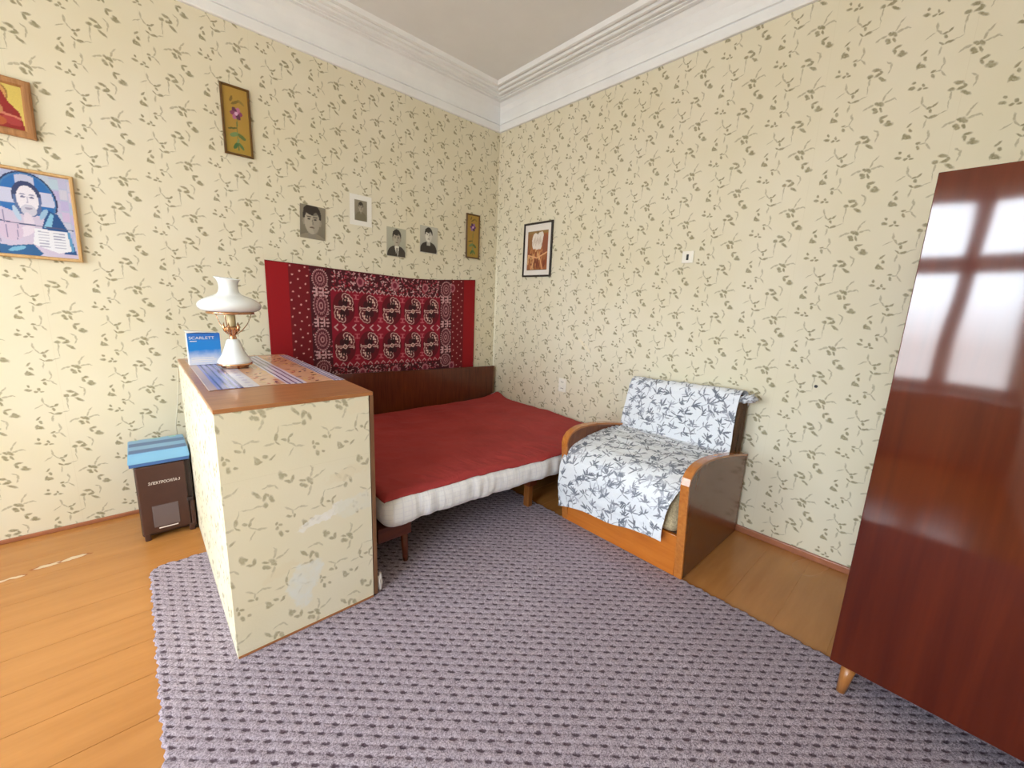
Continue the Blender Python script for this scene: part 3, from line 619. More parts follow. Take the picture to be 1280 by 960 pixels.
# ---------------------------------------------------------------- armchair
AY0, AY1 = -2.600, -1.772
ac = thing('armchair', (-0.43, -2.19, 0), 'folding armchair with curved orange-brown wooden arms beside the bed', 'armchair')
arm = [(-0.812, 0.004), (-0.868, 0.52), (-0.872, 0.560), (-0.862, 0.592), (-0.838, 0.616), (-0.80, 0.632), (-0.745, 0.641), (-0.66, 0.642), (-0.56, 0.634), (-0.42, 0.614), (-0.25, 0.582), (-0.035, 0.536), (-0.030, 0.004)]
for ya, yb in ((AY0, AY0+.036), (AY1-.036, AY1)):
    prism('side_panel', arm, lambda a, b, q=ya: (a, q, b), lambda a, b, q=yb: (a, q, b), M_chair, ac, bev=.0015)
    top = arm[:-1]; q0, q1 = ya-.004, yb+.004
    vs, fs = [], []
    for i, (a, b) in enumerate(top):
        p0, p1 = Vector(top[max(i-1, 0)]), Vector(top[min(i+1, len(top)-1)]); t = (p1-p0).normalized(); nrm = Vector((-t.y, t.x))
        for q in (q0, q1):
            for e in (-.004, .009): vs.append((a+nrm.x*e, q, b+nrm.y*e))
    for i in range(len(top)-1):
        k = i*4
        fs += [(k+1, k+5, k+7, k+3), (k, k+2, k+6, k+4), (k, k+4, k+5, k+1), (k+2, k+3, k+7, k+6)]
    e = (len(top)-1)*4; fs += [(0, 1, 3, 2), (e, e+2, e+3, e+1)]
    bm = bmesh.new(); t_ = pmesh('t', vs, fs); bm.from_mesh(t_); bpy.data.meshes.remove(t_)
    link('armrest', bmesh_to('armrest', bm), M_arm, ac)
IY0, IY1 = AY0+.041, AY1-.041
box('front_board', (-0.828, -0.806, IY0, IY1, 0.014, 0.245), M_apron, ac, .002)
box('rear_board', (-0.07, -0.05, IY0, IY1, 0.02, 0.45), M_chair, ac, .002)
box('seat_frame', (-0.80, -0.07, IY0+.004, IY1-.004, 0.18, 0.245), M_dark, ac)
def seatdef(p):
    x, z = p.x, p.z; t = (x+.85)/.65
    if z > .4: z += 0.055*math.sin(min(1, max(0, t*.9+.1))*math.pi)*.9-0.02
    x += 0.012*math.sin((p.z-.25)*9) if x < -.7 else 0
    return Vector((x, p.y, z))
link('seat_cushion', rbox('seat_cushion', (-0.852, IY0+.003, .248), (-0.20, IY1-.003, .525), .055, (24, 24, 10), seatdef), M_uph, ac, smooth=True)
def backdef(p):
    t = (p.z-.46)/.5; return Vector((p.x+.105*t, p.y, p.z-.032*t*(p.y-IY0)/(IY1-IY0)))
link('backrest', rbox('backrest', (-0.245, IY0-.004, .46), (-0.150, IY1+.02, .925), .035, (4, 20, 16), backdef), M_dark, ac, smooth=True)
box('backrest_edge', (-0.125, -0.060, IY0-.006, IY0-.002, .55, .88), M_dark, ac)

# printed cover draped over seat and back
prof = [(-0.862, 0.10), (-0.868, 0.22), (-0.880, 0.34), (-0.882, 0.42), (-0.866, 0.475), (-0.83, 0.512), (-0.76, 0.542), (-0.66, 0.563), (-0.55, 0.575), (-0.44, 0.578), (-0.34, 0.573), (-0.27, 0.566), (-0.238, 0.580), (-0.222, 0.63), (-0.205, 0.70), (-0.188, 0.78), (-0.172, 0.86), (-0.160, 0.915), (-0.140, 0.943), (-0.105, 0.948), (-0.072, 0.935), (-0.052, 0.90), (-0.046, 0.85)]
pa = [Vector(p) for p in prof]; cum = [0.0]
for a, b in zip(pa, pa[1:]): cum.append(cum[-1]+(b-a).length)
LEN = cum[-1]; NS, NT = 560, 290
def at(s):
    s = max(0, min(LEN, s)); k = max(i for i in range(len(cum)-1) if cum[i] <= s+1e-9); f = (s-cum[k])/(cum[k+1]-cum[k])
    p = [pa[max(0, min(len(pa)-1, k+j))] for j in (-1, 0, 1, 2)]
    q = 0.5*((2*p[1])+(-p[0]+p[2])*f+(2*p[0]-5*p[1]+4*p[2]-p[3])*f*f+(-p[0]+3*p[1]-3*p[2]+p[3])*f**3)
    tn = (pa[k+1]-pa[k]).normalized(); return q, Vector((-tn.y, tn.x))
P = np.zeros((NS, NT, 3)); SU = np.zeros((NS, NT)); TV = np.zeros((NS, NT))
s_crease = cum[12]; s_top = cum[18]
for i in range(NS):
    for j in range(NT):
        t = j/(NT-1)                                          # 0 at the bed side, 1 at the wardrobe side
        s0 = 0.028+0.075*t+0.012*math.sin(t*9)+.010*math.sin(t*3.1)
        s = s0+(LEN-s0)*i/(NS-1)
        if j == 0: pass
        q, nrm = at(s)
        yl = -1.802+0.010*math.sin(s*7)+0.004*min(1, max(0, (s-s_crease)/.12))
        if s < .42: yl += 0.026*(1-s/.42)**.5 if s < .36 else 0.026*(1-s/.42)**.5
        yr = -2.552+0.008*math.sin(s*11)
        if s < .46: yr += 0.050*math.sin(min(1, (0.46-s)/.30)*math.pi/2)
        if s > s_crease: yr -= 0.004
        y = yl+(yr-yl)*t
        amp = 0.007
        if s < .36: amp = .010
        if abs(s-s_crease) < .16: amp = .009*(1-abs(s-s_crease)/.16)+.0045
        wv = amp*fbm(y*6+s*2, s*9, 4.2, 3)+0.006*max(0, fbm(y*3-s*5, s*4+y*2, 9.1, 2))
        if s_crease-.30 < s < s_crease: wv += .004*math.sin(s*120+fbm(y*5, s*3)*4)*max(0, 1-abs(s-s_crease+.12)/.16)
        if s > s_top-.06: wv += 0.010*abs(fbm(y*14, s*8, 2.2, 2))
        lift = 0.010+wv
        if s < .40: lift += 0.012*math.sin(t*8+1)*max(0, 1-s/.40)
        zz = q.y+nrm.y*lift-(0.032*(1-t)*min(1, max(0, (s-s_crease)/.35)) if s > s_crease else 0)
        P[i, j] = (q.x+nrm.x*lift, y, zz); SU[i, j] = s; TV[i, j] = (1-t)*.75
C = np.zeros((NS, NT, 3)); C[:] = L3(232, 236, 243); rng = random.Random(11)
def twig(cs, ct, sc, ang, tone):
    for k in range(rng.randint(6, 10)):
        a = ang+rng.uniform(-1.9, 1.9); l = sc*rng.uniform(.022, .040); off = rng.uniform(0, .024)*sc
        bx_, by_ = cs+math.cos(ang)*off*1.2, ct+math.sin(ang)*off*1.2
        cx, cy_ = bx_+math.cos(a)*l*.62, by_+math.sin(a)*l*.62
        s_ = (abs(SU-cx) < l) & (abs(TV-cy_) < l); ii = np.where(s_.any(1))[0]; jj = np.where(s_.any(0))[0]
        if len(ii) == 0 or len(jj) == 0: continue
        sl = (slice(ii[0], ii[-1]+1), slice(jj[0], jj[-1]+1)); m_ = ell(SU[sl], TV[sl], cx, cy_, l*.62, l*.085+.0011, a); sub = C[sl]; sub[m_] = L3(*tone); C[sl] = sub
    s_ = seg(SU, TV, (cs, ct), (cs-math.cos(ang)*.04*sc, ct-math.sin(ang)*.04*sc), .0016) & (abs(SU-cs) < .1); C[s_] = L3(150, 154, 166)
pts = []
for k in range(3000):
    c = (rng.uniform(0, LEN), rng.uniform(0, .75))
    if all((c[0]-a)**2+(c[1]-b)**2 > .054**2 for a, b in pts): pts.append(c)
for k, (a, b) in enumerate(pts):
    if k % 3 == 0: twig(a+.02, b+.015, 1.0, rng.uniform(0, 6.3), (184, 188, 200))
for k, (a, b) in enumerate(pts): twig(a, b, rng.uniform(.8, 1.15), rng.uniform(-1.2, 1.2), [(126, 132, 144), (138, 142, 154), (114, 120, 132)][k % 3])
cv = thing('armchair_cover', (-0.5, -2.18, 0.56), 'white cotton cover printed with grey leaves, draped over the armchair', 'cover')
cl = link('cover_cloth', gridmesh('cover_cloth', P, C), M_cover, cv)
sm = cl.modifiers.new('thickness', 'SOLIDIFY'); sm.thickness = 0.0025; sm.offset = 1
bm = bmesh.new(); bmesh.ops.create_icosphere(bm, subdivisions=4, radius=1)
for v in bm.verts:
    k = 1+.35*fbm(v.co.x*1.6, v.co.y*1.6, v.co.z*2.5+3)+.12*math.sin(v.co.y*9+v.co.z*7); v.co = Vector((-0.125+v.co.x*.040*k, -2.578+v.co.y*.050*k-.0*v.co.x, .912+v.co.z*.027*k-.25*v.co.y*.05))
kn = bmesh_to('gathered_corner', bm); ca_ = kn.color_attributes.new('print', 'FLOAT_COLOR', 'POINT')
for v, d_ in zip(kn.vertices, ca_.data):
    q = fbm(v.co.x*60, v.co.y*60, v.co.z*60); d_.color = lin(120, 120, 126) if q > .25 else lin(214, 216, 222)
link('gathered_corner', kn, M_cover, cv, smooth=True)

# ---------------------------------------------------------------- wall rug
RX0, RX1, RZ0 = -2.129, -0.272, 0.735
def rtop(x):
    t = (x-RX0)/(RX1-RX0); return float(np.interp(t, [0, .14, .28, .45, .60, .75, .87, 1], [1.657, 1.647, 1.635, 1.622, 1.610, 1.616, 1.632, 1.648]))
nx, nz = 520, 250
u = np.linspace(0, 1, nx); v = np.linspace(0, 1, nz); UU, VV = np.meshgrid(u, v, indexing='ij')
XX = RX0+UU*(RX1-RX0); TOP = np.array([rtop(x) for x in XX[:, 0]])[:, None]; ZZ = RZ0+VV*(TOP-RZ0); ZN = RZ0+VV*(1.635-RZ0)
rng = np.random.RandomState(2)
C = np.zeros((nx, nz, 3)); C[:] = L3(150, 2, 14)
put(C, (XX > -1.985) & (XX < -0.415), (112, 6, 18)); put(C, (XX > -1.842) & (XX < -0.555), (70, 8, 20))
put(C, (XX > -1.690) & (XX < -0.690) & (ZN > .865) & (ZN < 1.475), (140, 8, 36))
WH = (206, 160, 160)
for xc in (-1.965, -1.915, -1.865, -0.535, -0.485, -0.44):        # rows of dots
    for k in range(15): put(C, ell(XX, ZN, xc+(.006 if k % 2 else -.006), .77+k*.0605+(.03 if abs(xc+1.915) < .01 or abs(xc+.485) < .01 else 0), .0062, .0062), (220, 160, 150))
def flecks(x0, x1, z0_, z1_, n, dx=.010, dz=.005):
    for k in range(n):
        cx, cz = rng.uniform(x0, x1), rng.uniform(z0_, z1_); a = rng.choice([0.7, -0.7, 0, 1.57]); i0 = np.searchsorted(XX[:, 0], cx-.03); i1 = np.searchsorted(XX[:, 0], cx+.03)
        m_ = ell(XX[i0:i1], ZN[i0:i1], cx, cz, dx*rng.uniform(.6, 1.3), dz*rng.uniform(.7, 1.2), a); sub = C[i0:i1]; sub[m_] = L3(*[(204, 160, 158), (170, 90, 100), (150, 20, 40)][k % 3]); C[i0:i1] = sub
flecks(-1.68, -.70, 1.485, 1.625, 420); flecks(-1.68, -.70, .742, .86, 330); flecks(-1.84, -1.69, .75, 1.62, 110, .007, .004); flecks(-.69, -.56, .75, 1.62, 100, .007, .004)
for k in range(5):                                                 # little rosettes in the long borders
    for zz in (1.555, .80): put(C, ell(XX, ZN, -1.45+k*.30, zz, .032, .040), (176, 104, 112)); put(C, ell(XX, ZN, -1.45+k*.30, zz, .018, .024), (120, 30, 50))
for xc in (-1.766, -0.622):                                         # octagons in the side borders
    for zz, hh in ((1.545, .07), (1.345, .098), (1.085, .085), (.86, .06)):
        for rr, rgb in ((1.0, (136, 76, 82)), (.86, (84, 18, 30)), (.72, (168, 112, 114)), (.50, (96, 30, 42)), (.30, (180, 128, 128)), (.16, (100, 20, 34))):
            put(C, ell(XX, ZN, xc, zz, .054*rr, hh*rr), rgb)
        for k in range(26):                                        # comb of short pale strokes round each octagon
            a = k*2*math.pi/26; put(C, ell(XX, ZN, xc+.056*math.cos(a), zz+hh*math.sin(a), .005, .005), (196, 150, 148))
        for k in range(16):
            a = k*2*math.pi/16; put(C, ell(XX, ZN, xc+.038*math.cos(a), zz+hh*.66*math.sin(a), .004, .008), (86, 22, 34))
    for zz in (1.447, 1.215, .965):
        for dx in (-.045, 0, .045):
            for dz in (-.026, .0, .026): put(C, ell(XX, ZN, xc+dx, zz+dz, .017 if dz == 0 else .010, .007), WH)
        put(C, (abs(XX-xc-.02) < .007) & (abs(ZN-zz) < .03), WH); put(C, (abs(XX-xc+.03) < .007) & (abs(ZN-zz) < .03), WH)
GX = (-1.590, -1.385, -1.180, -0.977, -0.785)
rg_ = random.Random(6)
for gx in GX:
    for gz in (1.337, 1.025):
        put(C, ell(XX, ZN, gx, gz, .090, .128), (98, 4, 22))
        def lobes(q, k):                                           # scalloped light half of the medallion
            m = np.zeros(XX.shape, bool)
            for dx, dz, r_ in ((.012, .090, .026), (.034, .086, .024), (.052, .068, .024), (.058, .044, .022), (.054, .022, .018), (.030, .050, .040), (.014, .030, .026)):
                m |= ell(XX, ZN, gx+q*dx, gz+q*dz, r_*k-.004*(1-k)*4, r_*k*1.08-.004*(1-k)*4)
            return m
        for q in (1, -1):
            put(C, lobes(q, 1.0), (208, 164, 156)); put(C, lobes(q, .85), (98, 28, 38))
            for dx, dz in ((.018, .088), (.038, .078), (.050, .058), (.052, .036), (.036, .060)):
                put(C, ell(XX, ZN, gx+q*dx, gz+q*dz, .0065, .010, rg_.uniform(-1, 1)), (222, 186, 172))
            put(C, ell(XX, ZN, gx+q*.012, gz+q*.046, .020, .034), (44, 8, 14)); put(C, ell(XX, ZN, gx-q*.024, gz+q*.034, .020, .030), (60, 8, 18))
            put(C, ell(XX, ZN, gx+q*.012, gz+q*.062, .005, .008), (206, 150, 140))
            put(C, seg(XX, ZN, (gx+q*.022, gz-q*.006), (gx+q*.074, gz-q*.006), .0035), (214, 172, 164)); put(C, seg(XX, ZN, (gx+q*.072, gz-.012-q*.006), (gx+q*.072, gz+.010-q*.006), .0035), (214, 172, 164))
        put(C, ell(XX, ZN, gx, gz, .017, .018), (226, 190, 176)); put(C, ell(XX, ZN, gx, gz, .010, .011), (90, 14, 26)); put(C, ell(XX, ZN, gx, gz, .004, .004), (214, 160, 150))
for k in range(4):                                                 # small crosses between medallions
    xm = (GX[k]+GX[k+1])/2
    for zz in (1.43, 1.25, 1.11, .935):
        for q in (-1, 1): put(C, seg(XX, ZN, (xm-.018, zz+q*.016), (xm+.018, zz+q*.016), .004), (190, 90, 100)); put(C, seg(XX, ZN, (xm, zz-.016), (xm, zz+.016), .006), (190, 90, 100))
for k in range(14):                                                # middle guard
    xm = -1.66+k*.0735; q = 1 if k % 2 else -1
    put(C, seg(XX, ZN, (xm-q*.016, 1.205), (xm+q*.010, 1.182), .005), WH); put(C, seg(XX, ZN, (xm-q*.016, 1.159), (xm+q*.010, 1.182), .005), WH)
for k in range(18):
    xm = -1.67+k*.058
    for zz in (1.468, .872): put(C, seg(XX, ZN, (xm-.018, zz), (xm, zz+.02), .004), WH, .8); put(C, seg(XX, ZN, (xm, zz+.02), (xm+.018, zz), .004), WH, .8)
put(C, (UU > .9975) | (VV > .994), (96, 10, 14))
YY = -0.014-0.010*np.sin(UU*math.pi)*(0.5+0.5*np.sin(UU*14))*VV-0.004*np.sin(UU*9+1)
rg = tag(link('wall_rug', gridmesh('wall_rug', np.stack([XX, YY, ZZ], -1), C), M_rug), 'dark red wall rug with two rows of pale medallions above the bed', 'rug')
sm = rg.modifiers.new('thickness', 'SOLIDIFY'); sm.thickness = 0.008; sm.offset = -1

# ---------------------------------------------------------------- pictures
def sheet(name, parent, o, ux, uz, w, h, fn, m, res=0.0035, lift=0.0):
    """flat printed sheet: o lower-left corner, ux right, uz up"""
    nx, nz = max(20, int(w/res)), max(20, int(h/res)); u = np.linspace(0, 1, nx); v = np.linspace(0, 1, nz); U, V = np.meshgrid(u, v, indexing='ij')
    C = np.zeros((nx, nz, 3)); fn(C, U, V)
    o, ux, uz = np.array(o), np.array(ux), np.array(uz); nrm = np.cross(ux, uz)
    P = o+U[..., None]*w*ux+V[..., None]*h*uz+nrm*lift
    return link(name, gridmesh(name, P, C), m, parent)
def frame_ring(name, parent, o, ux, uz, w, h, fw, dep, m):
    o, ux, uz = Vector(o), Vector(ux), Vector(uz); nr = ux.cross(uz); vs, fs = [], []
    ring = lambda e, d: [o+ux*a+uz*b+nr*d for a, b in ((e, e), (w-e, e), (w-e, h-e), (e, h-e))]
    R_ = [ring(0, 0), ring(0, dep*.8), ring(fw*.25, dep), ring(fw*.75, dep), ring(fw, dep*.55), ring(fw, 0)]
    for r_ in R_: vs += r_
    for i in range(5):
        for k in range(4): fs.append((i*4+k, i*4+(k+1) % 4, (i+1)*4+(k+1) % 4, (i+1)*4+k))
    bm = bmesh.new(); t = pmesh('t', vs, fs); bm.from_mesh(t); bpy.data.meshes.remove(t); return link(name, bmesh_to(name, bm), m, parent)
LUX, UZ = (1, 0, 0), (0, 0, 1); RUX = (0, -1, 0)
def tilt(ux, deg):
    a = math.radians(deg); ux = np.array(ux, float); return tuple(ux*math.cos(a)+np.array((0, 0, 1))*math.sin(a)), tuple(-ux*math.sin(a)+np.array((0, 0, 1))*math.cos(a))
def picture(name, o, ux, uz, w, h, fw, dep, fm, fn, label, cat, mats=None, group=None):
    c = Vector(o)+Vector(ux)*w/2+Vector(uz)*h/2; t = thing(name, c, label, cat, group)
    nr = Vector(ux).cross(Vector(uz)); vs = [Vector(o)+Vector(ux)*a*w+Vector(uz)*b*h+nr*d for d in (0.0005, dep*.3) for a, b in ((0.02, .02), (.98, .02), (.98, .98), (.02, .98))]
    link('backing', pmesh('backing', vs, [(3, 2, 1, 0), (4, 5, 6, 7), (0, 1, 5, 4), (1, 2, 6, 5), (2, 3, 7, 6), (3, 0, 4, 7)]), M_card, t)
    if fw: frame_ring('frame', t, o, ux, uz, w, h, fw, dep, fm)
    oo = Vector(o)+Vector(ux)*fw+Vector(uz)*fw
    sheet('print', t, tuple(oo), ux, uz, w-2*fw, h-2*fw, fn, mats or M_print, lift=dep*.45)
    return t
def p_flower(hue, ty):
    def f(C, U, V):
        C[:] = L3(172, 136, 56); put(C, V < .3, (166, 140, 52), .5); st = (96, 116, 62)
        put(C, seg(U, V*2.5, (.50, .15), (.48, .75), .022), st); put(C, seg(U, V*2.5, (.48, .75), (.52, ty*2.5), .018), st)
        for cx, cy_, a, b, an, rgb in ((.40, .30, .17, .07, .9, (70, 110, 60)), (.62, .30, .16, .06, -.9, (86, 122, 68)), (.36, .72, .20, .08, .4, (110, 136, 84)), (.66, .68, .18, .08, -.5, (92, 110, 56)), (.50, .50, .10, .05, 1.2, (120, 146, 96)), (.30, .95, .2, .035, .2, (90, 90, 40))):
            put(C, ell(U, V*2.5, cx, cy_, a, b, an), rgb)
        z = ty*2.5
        for k in range(6):
            a = k*1.05; put(C, ell(U, V*2.5, .50+.13*math.cos(a), z+.13*math.sin(a), .13, .085, a), (hue, tuple(min(255, c+46) for c in hue), tuple(int(c*.7) for c in hue))[k % 3])
        put(C, ell(U, V*2.5, .5, z, .07, .07), (214, 170, 200)); put(C, ell(U, V*2.5, .50, z+.42, .2, .05, .5), (120, 100, 40)); put(C, ell(U, V*2.5, .72, z+.46, .15, .05, -.6), (140, 118, 52)); put(C, ell(U, V*2.5, .33, z+.52, .12, .05, 1.2), (122, 96, 40))
    return f
picture('flower_picture', (-2.308, -0.002, 2.300), LUX, UZ, .160, .410, .013, .016, M_gilt, p_flower((132, 58, 96), .62), 'narrow gilt-framed purple flower picture high up left of the photos', 'picture')
picture('flower_picture', (-0.394, -0.002, 1.852), LUX, UZ, .162, .412, .013, .016, M_gilt, p_flower((96, 50, 110), .72), 'narrow gilt-framed violet flower picture near the room corner', 'picture')
def p_saint(C, U, V):
    C[:] = L3(176, 184, 216); rng_ = np.random.RandomState(4)
    for k in range(7):                                             # pale leaded quarries behind
        for j in range(5):
            put(C, (abs(U-(.62+j*.1)) < .046) & (abs(V-(.07+k*.14+.03*(j % 2))) < .062), (186+rng_.randint(-16, 16), 190+rng_.randint(-16, 12), 218))
    put(C, ell(U, V, .50, .67, .335, .335), (24, 44, 92)); put(C, ell(U, V, .50, .67, .315, .318), (60, 120, 180)); put(C, ell(U, V, .50, .67, .295, .30), (22, 104, 180))
    put(C, (abs(U-.5) < .10) & ell(U, V, .50, .67, .285, .30) & (V > .66), (190, 194, 222)); put(C, (abs(V-.70) < .085) & ell(U, V, .50, .67, .30, .29), (196, 200, 228))
    put(C, poly(U, V, [(.0, .0), (.0, .52), (.2, .56), (.40, .50), (.62, .50), (.82, .56), (.93, .30), (1.0, .0)]), (200, 190, 216))
    put(C, poly(U, V, [(.70, .58), (.82, .54), (.92, .34), (.99, .05), (.84, .05), (.80, .30), (.62, .34)]), (16, 76, 138)); put(C, poly(U, V, [(.64, .36), (.74, .55), (.77, .52), (.73, .36)]), (130, 188, 220))
    put(C, poly(U, V, [(.0, .0), (.0, .13), (.25, .10), (.50, .14), (.60, .03), (.56, .0)]), (34, 94, 150)); put(C, ell(U, V, .32, .07, .10, .025, .3), (120, 180, 214))
    put(C, ell(U, V, .50, .71, .158, .185), (44, 58, 104)); put(C, poly(U, V, [(.35, .72), (.37, .52), (.46, .48), (.56, .48), (.64, .53), (.66, .72)]), (86, 108, 158))
    put(C, ell(U, V, .505, .675, .118, .165), (228, 224, 236)); put(C, ell(U, V, .505, .55, .085, .07), (196, 196, 216)); put(C, ell(U, V, .505, .572, .04, .014), (150, 146, 176))
    for q in (-1, 1): put(C, ell(U, V, .505+q*.048, .705, .028, .012), (110, 112, 150)); put(C, ell(U, V, .505+q*.05, .735, .034, .008), (150, 150, 180))
    put(C, seg(U, V, (.505, .70), (.50, .635), .007), (180, 178, 204)); put(C, ell(U, V, .37, .50, .03, .09, .3), (176, 200, 226)); put(C, ell(U, V, .66, .52, .03, .08, -.6), (150, 186, 218))
    put(C, ell(U, V, .49, .40, .055, .12, .1), (216, 206, 224)); put(C, ell(U, V, .44, .29, .10, .055, .5), (222, 212, 230)); put(C, ell(U, V, .28, .28, .13, .12), (206, 188, 214))
    for a in ((0, .41, .30, .38), (.30, .38, .98, .36)): put(C, seg(U, V, a[:2], a[2:], .007), (74, 80, 124))
    put(C, poly(U, V, [(.50, .14), (.54, .34), (.90, .33), (.93, .09), (.78, .05)]), (228, 230, 240)); put(C, poly(U, V, [(.90, .33), (.935, .33), (.965, .09), (.93, .08)]), (90, 150, 196))
    for k in range(6): put(C, seg(U, V, (.57, .305-k*.036), (.68, .303-k*.036), .006), (166, 170, 196)); put(C, seg(U, V, (.74, .300-k*.036), (.87, .298-k*.036), .006), (158, 162, 190))
    for x_, y_, a_, b_ in ((.22, .52, .24, .20), (.36, .36, .34, .18), (.12, .34, .16, .14)): put(C, seg(U, V, (x_, y_), (a_, b_), .005), (120, 116, 160))
a_, b_ = tilt(LUX, -1.0)
picture('saint_picture', (-3.372, -0.002, 1.556), a_, b_, .352, .446, .017, .022, M_palewood, p_saint, 'blue stained-glass style picture of a haloed saint, pale wood frame', 'picture')
def p_icon(C, U, V):
    C[:] = L3(214, 190, 96); put(C, ell(U, V, .40, .78, .33, .26), (150, 110, 50)); put(C, ell(U, V, .40, .78, .29, .23), (206, 150, 84))
    put(C, poly(U, V, [(.02, .0), (.05, .55), (.22, .90), (.40, .98), (.58, .88), (.70, .62), (.92, .40), (1.0, .0)]), (142, 22, 20)); put(C, ell(U, V, .40, .74, .14, .16), (196, 140, 92)); put(C, ell(U, V, .40, .86, .19, .10), (120, 18, 18))
    put(C, ell(U, V, .42, .40, .17, .14), (190, 132, 84)); put(C, seg(U, V, (.58, .32), (.92, .26), .03), (200, 120, 96)); put(C, ell(U, V, .75, .18, .20, .10, -.2), (166, 52, 52)); put(C, ell(U, V, .40, .14, .24, .12), (176, 88, 40))
    for q in (-1, 1): put(C, ell(U, V, .40+q*.05, .76, .025, .012), (70, 30, 20))
a_, b_ = tilt(LUX, -1.5)
picture('icon_picture', (-3.352, -0.002, 2.152), a_, b_, .232, .268, .034, .020, M_iconwood, p_icon, 'small wooden icon board with red-robed figure above the blue picture', 'picture')
def portrait(bg, coat, collar, head, hair, sc, skin=(176, 168, 150), tie=False, cap=False):
    def f(C, U, V):
        for k in range(3): C[..., k] = L3(*bg)[k]*(0.82+.3*V)
        cx, cy_ = head
        put(C, ell(U, V, cx, cy_-.62*sc, .46*sc+.06, .36*sc), coat); put(C, poly(U, V, [(cx-.5*sc, 0), (cx-.44*sc, cy_-.46*sc), (cx+.44*sc, cy_-.46*sc), (cx+.52*sc, 0)]), coat)
        put(C, (abs(U-cx) < .11*sc) & (V < cy_-.1*sc) & (V > cy_-.42*sc), tuple(int(c*.8) for c in skin))
        if collar: put(C, poly(U, V, [(cx-.13*sc, cy_-.28*sc), (cx+.13*sc, cy_-.28*sc), (cx+.05*sc, cy_-.78*sc)]), collar)
        if tie: put(C, poly(U, V, [(cx-.03*sc, cy_-.34*sc), (cx+.04*sc, cy_-.34*sc), (cx+.06*sc, cy_-.8*sc), (cx-.01*sc, cy_-.8*sc)]), (70, 64, 54))
        put(C, ell(U, V, cx, cy_+.09*sc, .245*sc, .255*sc), hair)
        for q in (-1, 1): put(C, ell(U, V, cx+q*.215*sc, cy_-.04*sc, .04*sc, .07*sc), tuple(int(c*.85) for c in skin))
        put(C, ell(U, V, cx, cy_-.03*sc, .205*sc, .255*sc), skin); put(C, ell(U, V, cx-.03*sc, cy_+.19*sc, .20*sc, .085*sc, -.15), hair); put(C, ell(U, V, cx+.10*sc, cy_-.05*sc, .10*sc, .22*sc), tuple(int(c*.84) for c in skin), .6)
        for q in (-1, 1): put(C, ell(U, V, cx+q*.085*sc, cy_+.02*sc, .038*sc, .018*sc), (62, 56, 46)); put(C, ell(U, V, cx+q*.085*sc, cy_+.07*sc, .06*sc, .012*sc), (84, 76, 62))
        put(C, seg(U, V, (cx+.01*sc, cy_), (cx+.02*sc, cy_-.075*sc), .014*sc), tuple(int(c*.7) for c in skin)); put(C, ell(U, V, cx, cy_-.15*sc, .07*sc, .016*sc), (104, 84, 70)); 
    return f
def matted(fn, inner):
    def f(C, U, V):
        C[:] = L3(240, 237, 228); a, b, c, d = inner; m_ = (U > a) & (U < b) & (V > c) & (V < d)
        D = np.zeros_like(C); fn(D, (U-a)/(b-a), (V-c)/(d-c)); C[m_] = D[m_]
    return f
def margin(fn, rgb, e=.035):
    def f(C, U, V):
        fn(C, U, V); put(C, (U < e) | (U > 1-e) | (V < e*.7) | (V > 1-e*.7), rgb)
    return f
GP = 'black and white portrait photos above the rug'
def photo(o, w, h, deg, fn, label, depth=.006):
    a, b = tilt(LUX, deg); return picture('portrait_photo', (o[0], -0.002, o[1]), a, b, w, h, 0.0, depth, None, fn, label, 'photo', group=GP)
photo((-1.886, 1.842), .178, .236, -2.5, margin(portrait((132, 124, 106), (146, 136, 116), None, (.47, .56), (52, 44, 38), 1.45, (178, 168, 150)), (150, 142, 124), .02), 'close-up photo of a dark-haired child, leftmost of the portraits')
photo((-1.516, 1.990), .178, .230, -1.0, matted(portrait((140, 132, 112), (120, 112, 90), None, (.50, .66), (56, 48, 40), .82, (170, 160, 140)), (.22, .78, .17, .83)), 'small portrait photo in a wide white mount, highest of the portraits')
photo((-1.214, 1.782), .178, .238, -1.2, margin(portrait((178, 176, 156), (62, 54, 46), (226, 222, 208), (.52, .64), (56, 48, 42), .92, (182, 172, 152), True), (186, 182, 160), .03), 'portrait photo of a person in dark suit and white collar above the rug')
photo((-0.898, 1.848), .184, .232, -1.2, margin(portrait((184, 182, 168), (52, 44, 38), None, (.48, .66), (50, 44, 40), .88, (226, 222, 208)), (190, 186, 170), .03), 'portrait photo of a person in dark sweater, rightmost of the portraits')
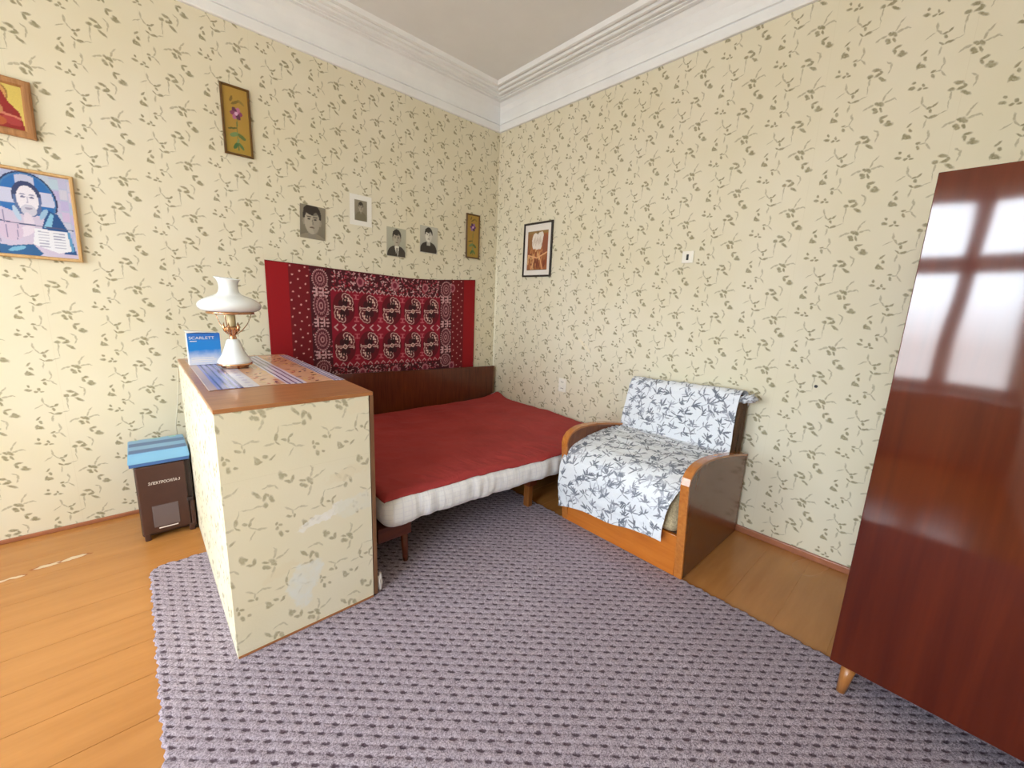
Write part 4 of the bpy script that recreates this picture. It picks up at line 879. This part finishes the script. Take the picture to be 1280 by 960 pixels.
def p_right(C, U, V):
    C[:] = L3(238, 232, 224); i_ = (U > .11) & (U < .90) & (V > .10) & (V < .87); put(C, i_, (160, 96, 54)); rng_ = np.random.RandomState(8)
    for k in range(70):
        cx, cy_ = rng_.uniform(.12, .88), rng_.uniform(.12, .62); put(C, i_ & ell(U, V, cx, cy_, rng_.uniform(.015, .035), rng_.uniform(.04, .11), rng_.uniform(-.5, .5)), [(186, 122, 74), (140, 72, 42), (214, 168, 116), (120, 58, 36), (206, 140, 90)][k % 5])
    put(C, i_ & ell(U, V, .22, .70, .10, .2), (150, 104, 62)); put(C, i_ & ell(U, V, .80, .60, .12, .2), (146, 84, 58)); put(C, i_ & (V > .82), (150, 118, 70))
    for cx, cy_, a, b, an in ((.42, .68, .13, .15, .2), (.58, .70, .12, .14, -.2), (.50, .60, .12, .10, 0), (.36, .60, .06, .09, .3), (.62, .59, .05, .09, -.2), (.66, .78, .06, .07, .4)): put(C, i_ & ell(U, V, cx, cy_, a, b, an), (232, 222, 210))
    for k in range(10): put(C, i_ & ell(U, V, .34+.033*k, .64+.03*(k % 3), .012, .07, .15*(k-5)/5), (206, 190, 174))
    put(C, i_ & ell(U, V, .50, .84, .03, .04), (120, 96, 60)); put(C, i_ & (V < .115), (120, 86, 52))
    for x1, y1, x2, y2 in ((.15, .40, .50, .34), (.50, .34, .88, .44), (.30, .12, .38, .36), (.72, .12, .60, .36)): put(C, i_ & seg(U, V, (x1, y1), (x2, y2), .014), (226, 172, 124))
picture('abstract_print', (-0.002, -0.420, 1.686), RUX, UZ, .366, .488, .017, .018, M_blackwood, p_right, 'black-framed brown and white print on the right wall', 'picture')

# ---------------------------------------------------------------- switch, socket, nail, scrap
sw = thing('light_switch', (0, -2.045, 1.788), 'square white light switch with black rocker on the right wall', 'switch')
box('switch_plate', (-0.012, -0.0005, -2.085, -2.006, 1.749, 1.828), M_plastic, sw, .003)
box('rocker', (-0.017, -0.011, -2.053, -2.038, 1.768, 1.806), M_black, sw, .002)
so = thing('wall_socket', (0, -1.010, 0.712), 'white wall socket low on the right wall between bed and armchair', 'socket')
box('socket_plate', (-0.012, -0.0005, -1.056, -0.968, 0.652, 0.776), M_plastic, so, .004)
for zz in (0.685, 0.743):
    fc = lathe('socket_face', [(0.0, 0.0), (0.020, 0.0), (0.022, 0.006), (0.025, 0.006), (0.026, 0.0)], (0, 0, 0), M_plastic, so, 20)
    T4 = Matrix.Translation(Vector((-0.0115, -1.012, zz))) @ Matrix.Rotation(-math.pi/2, 4, 'Y'); fc.data.transform(Matrix.Translation(-wloc(so)) @ T4 @ Matrix.Translation(wloc(so)))
    for dy in (-.0095, .0095): box('pin_hole', (-0.0135, -0.0115, -1.012+dy-.004, -1.012+dy+.004, zz-.004, zz+.004), M_black, so, .001)
nl = bmesh.new(); bmesh.ops.create_cone(nl, cap_ends=True, segments=14, radius1=.009, radius2=.006, depth=.012, matrix=Matrix.Translation((-0.006, -2.883, 1.032)) @ Matrix.Rotation(-math.pi/2, 4, 'Y'))
tag(link('wall_nail', bmesh_to('wall_nail', nl), M_black, None, (0, -2.883, 1.032)), 'tiny black nail head in the right wall above the chair level', 'nail')
bm = bmesh.new(); bmesh.ops.create_icosphere(bm, subdivisions=3, radius=1)
for v in bm.verts:
    k = 1+.5*fbm(v.co.x*1.8, v.co.y*1.8, v.co.z*1.8); v.co = Vector((-2.084+v.co.x*.013*k, -1.672+v.co.y*.016*k, .052+v.co.z*.044*k))
zmin = min(v.co.z for v in bm.verts)
for v in bm.verts: v.co.z += 0.0108-zmin
tag(link('paper_scrap', bmesh_to('paper_scrap', bm), M_rag, None, (-2.084, -1.672, .0108), smooth=True), 'crumpled white paper scrap on the carpet at the cupboard corner', 'paper')
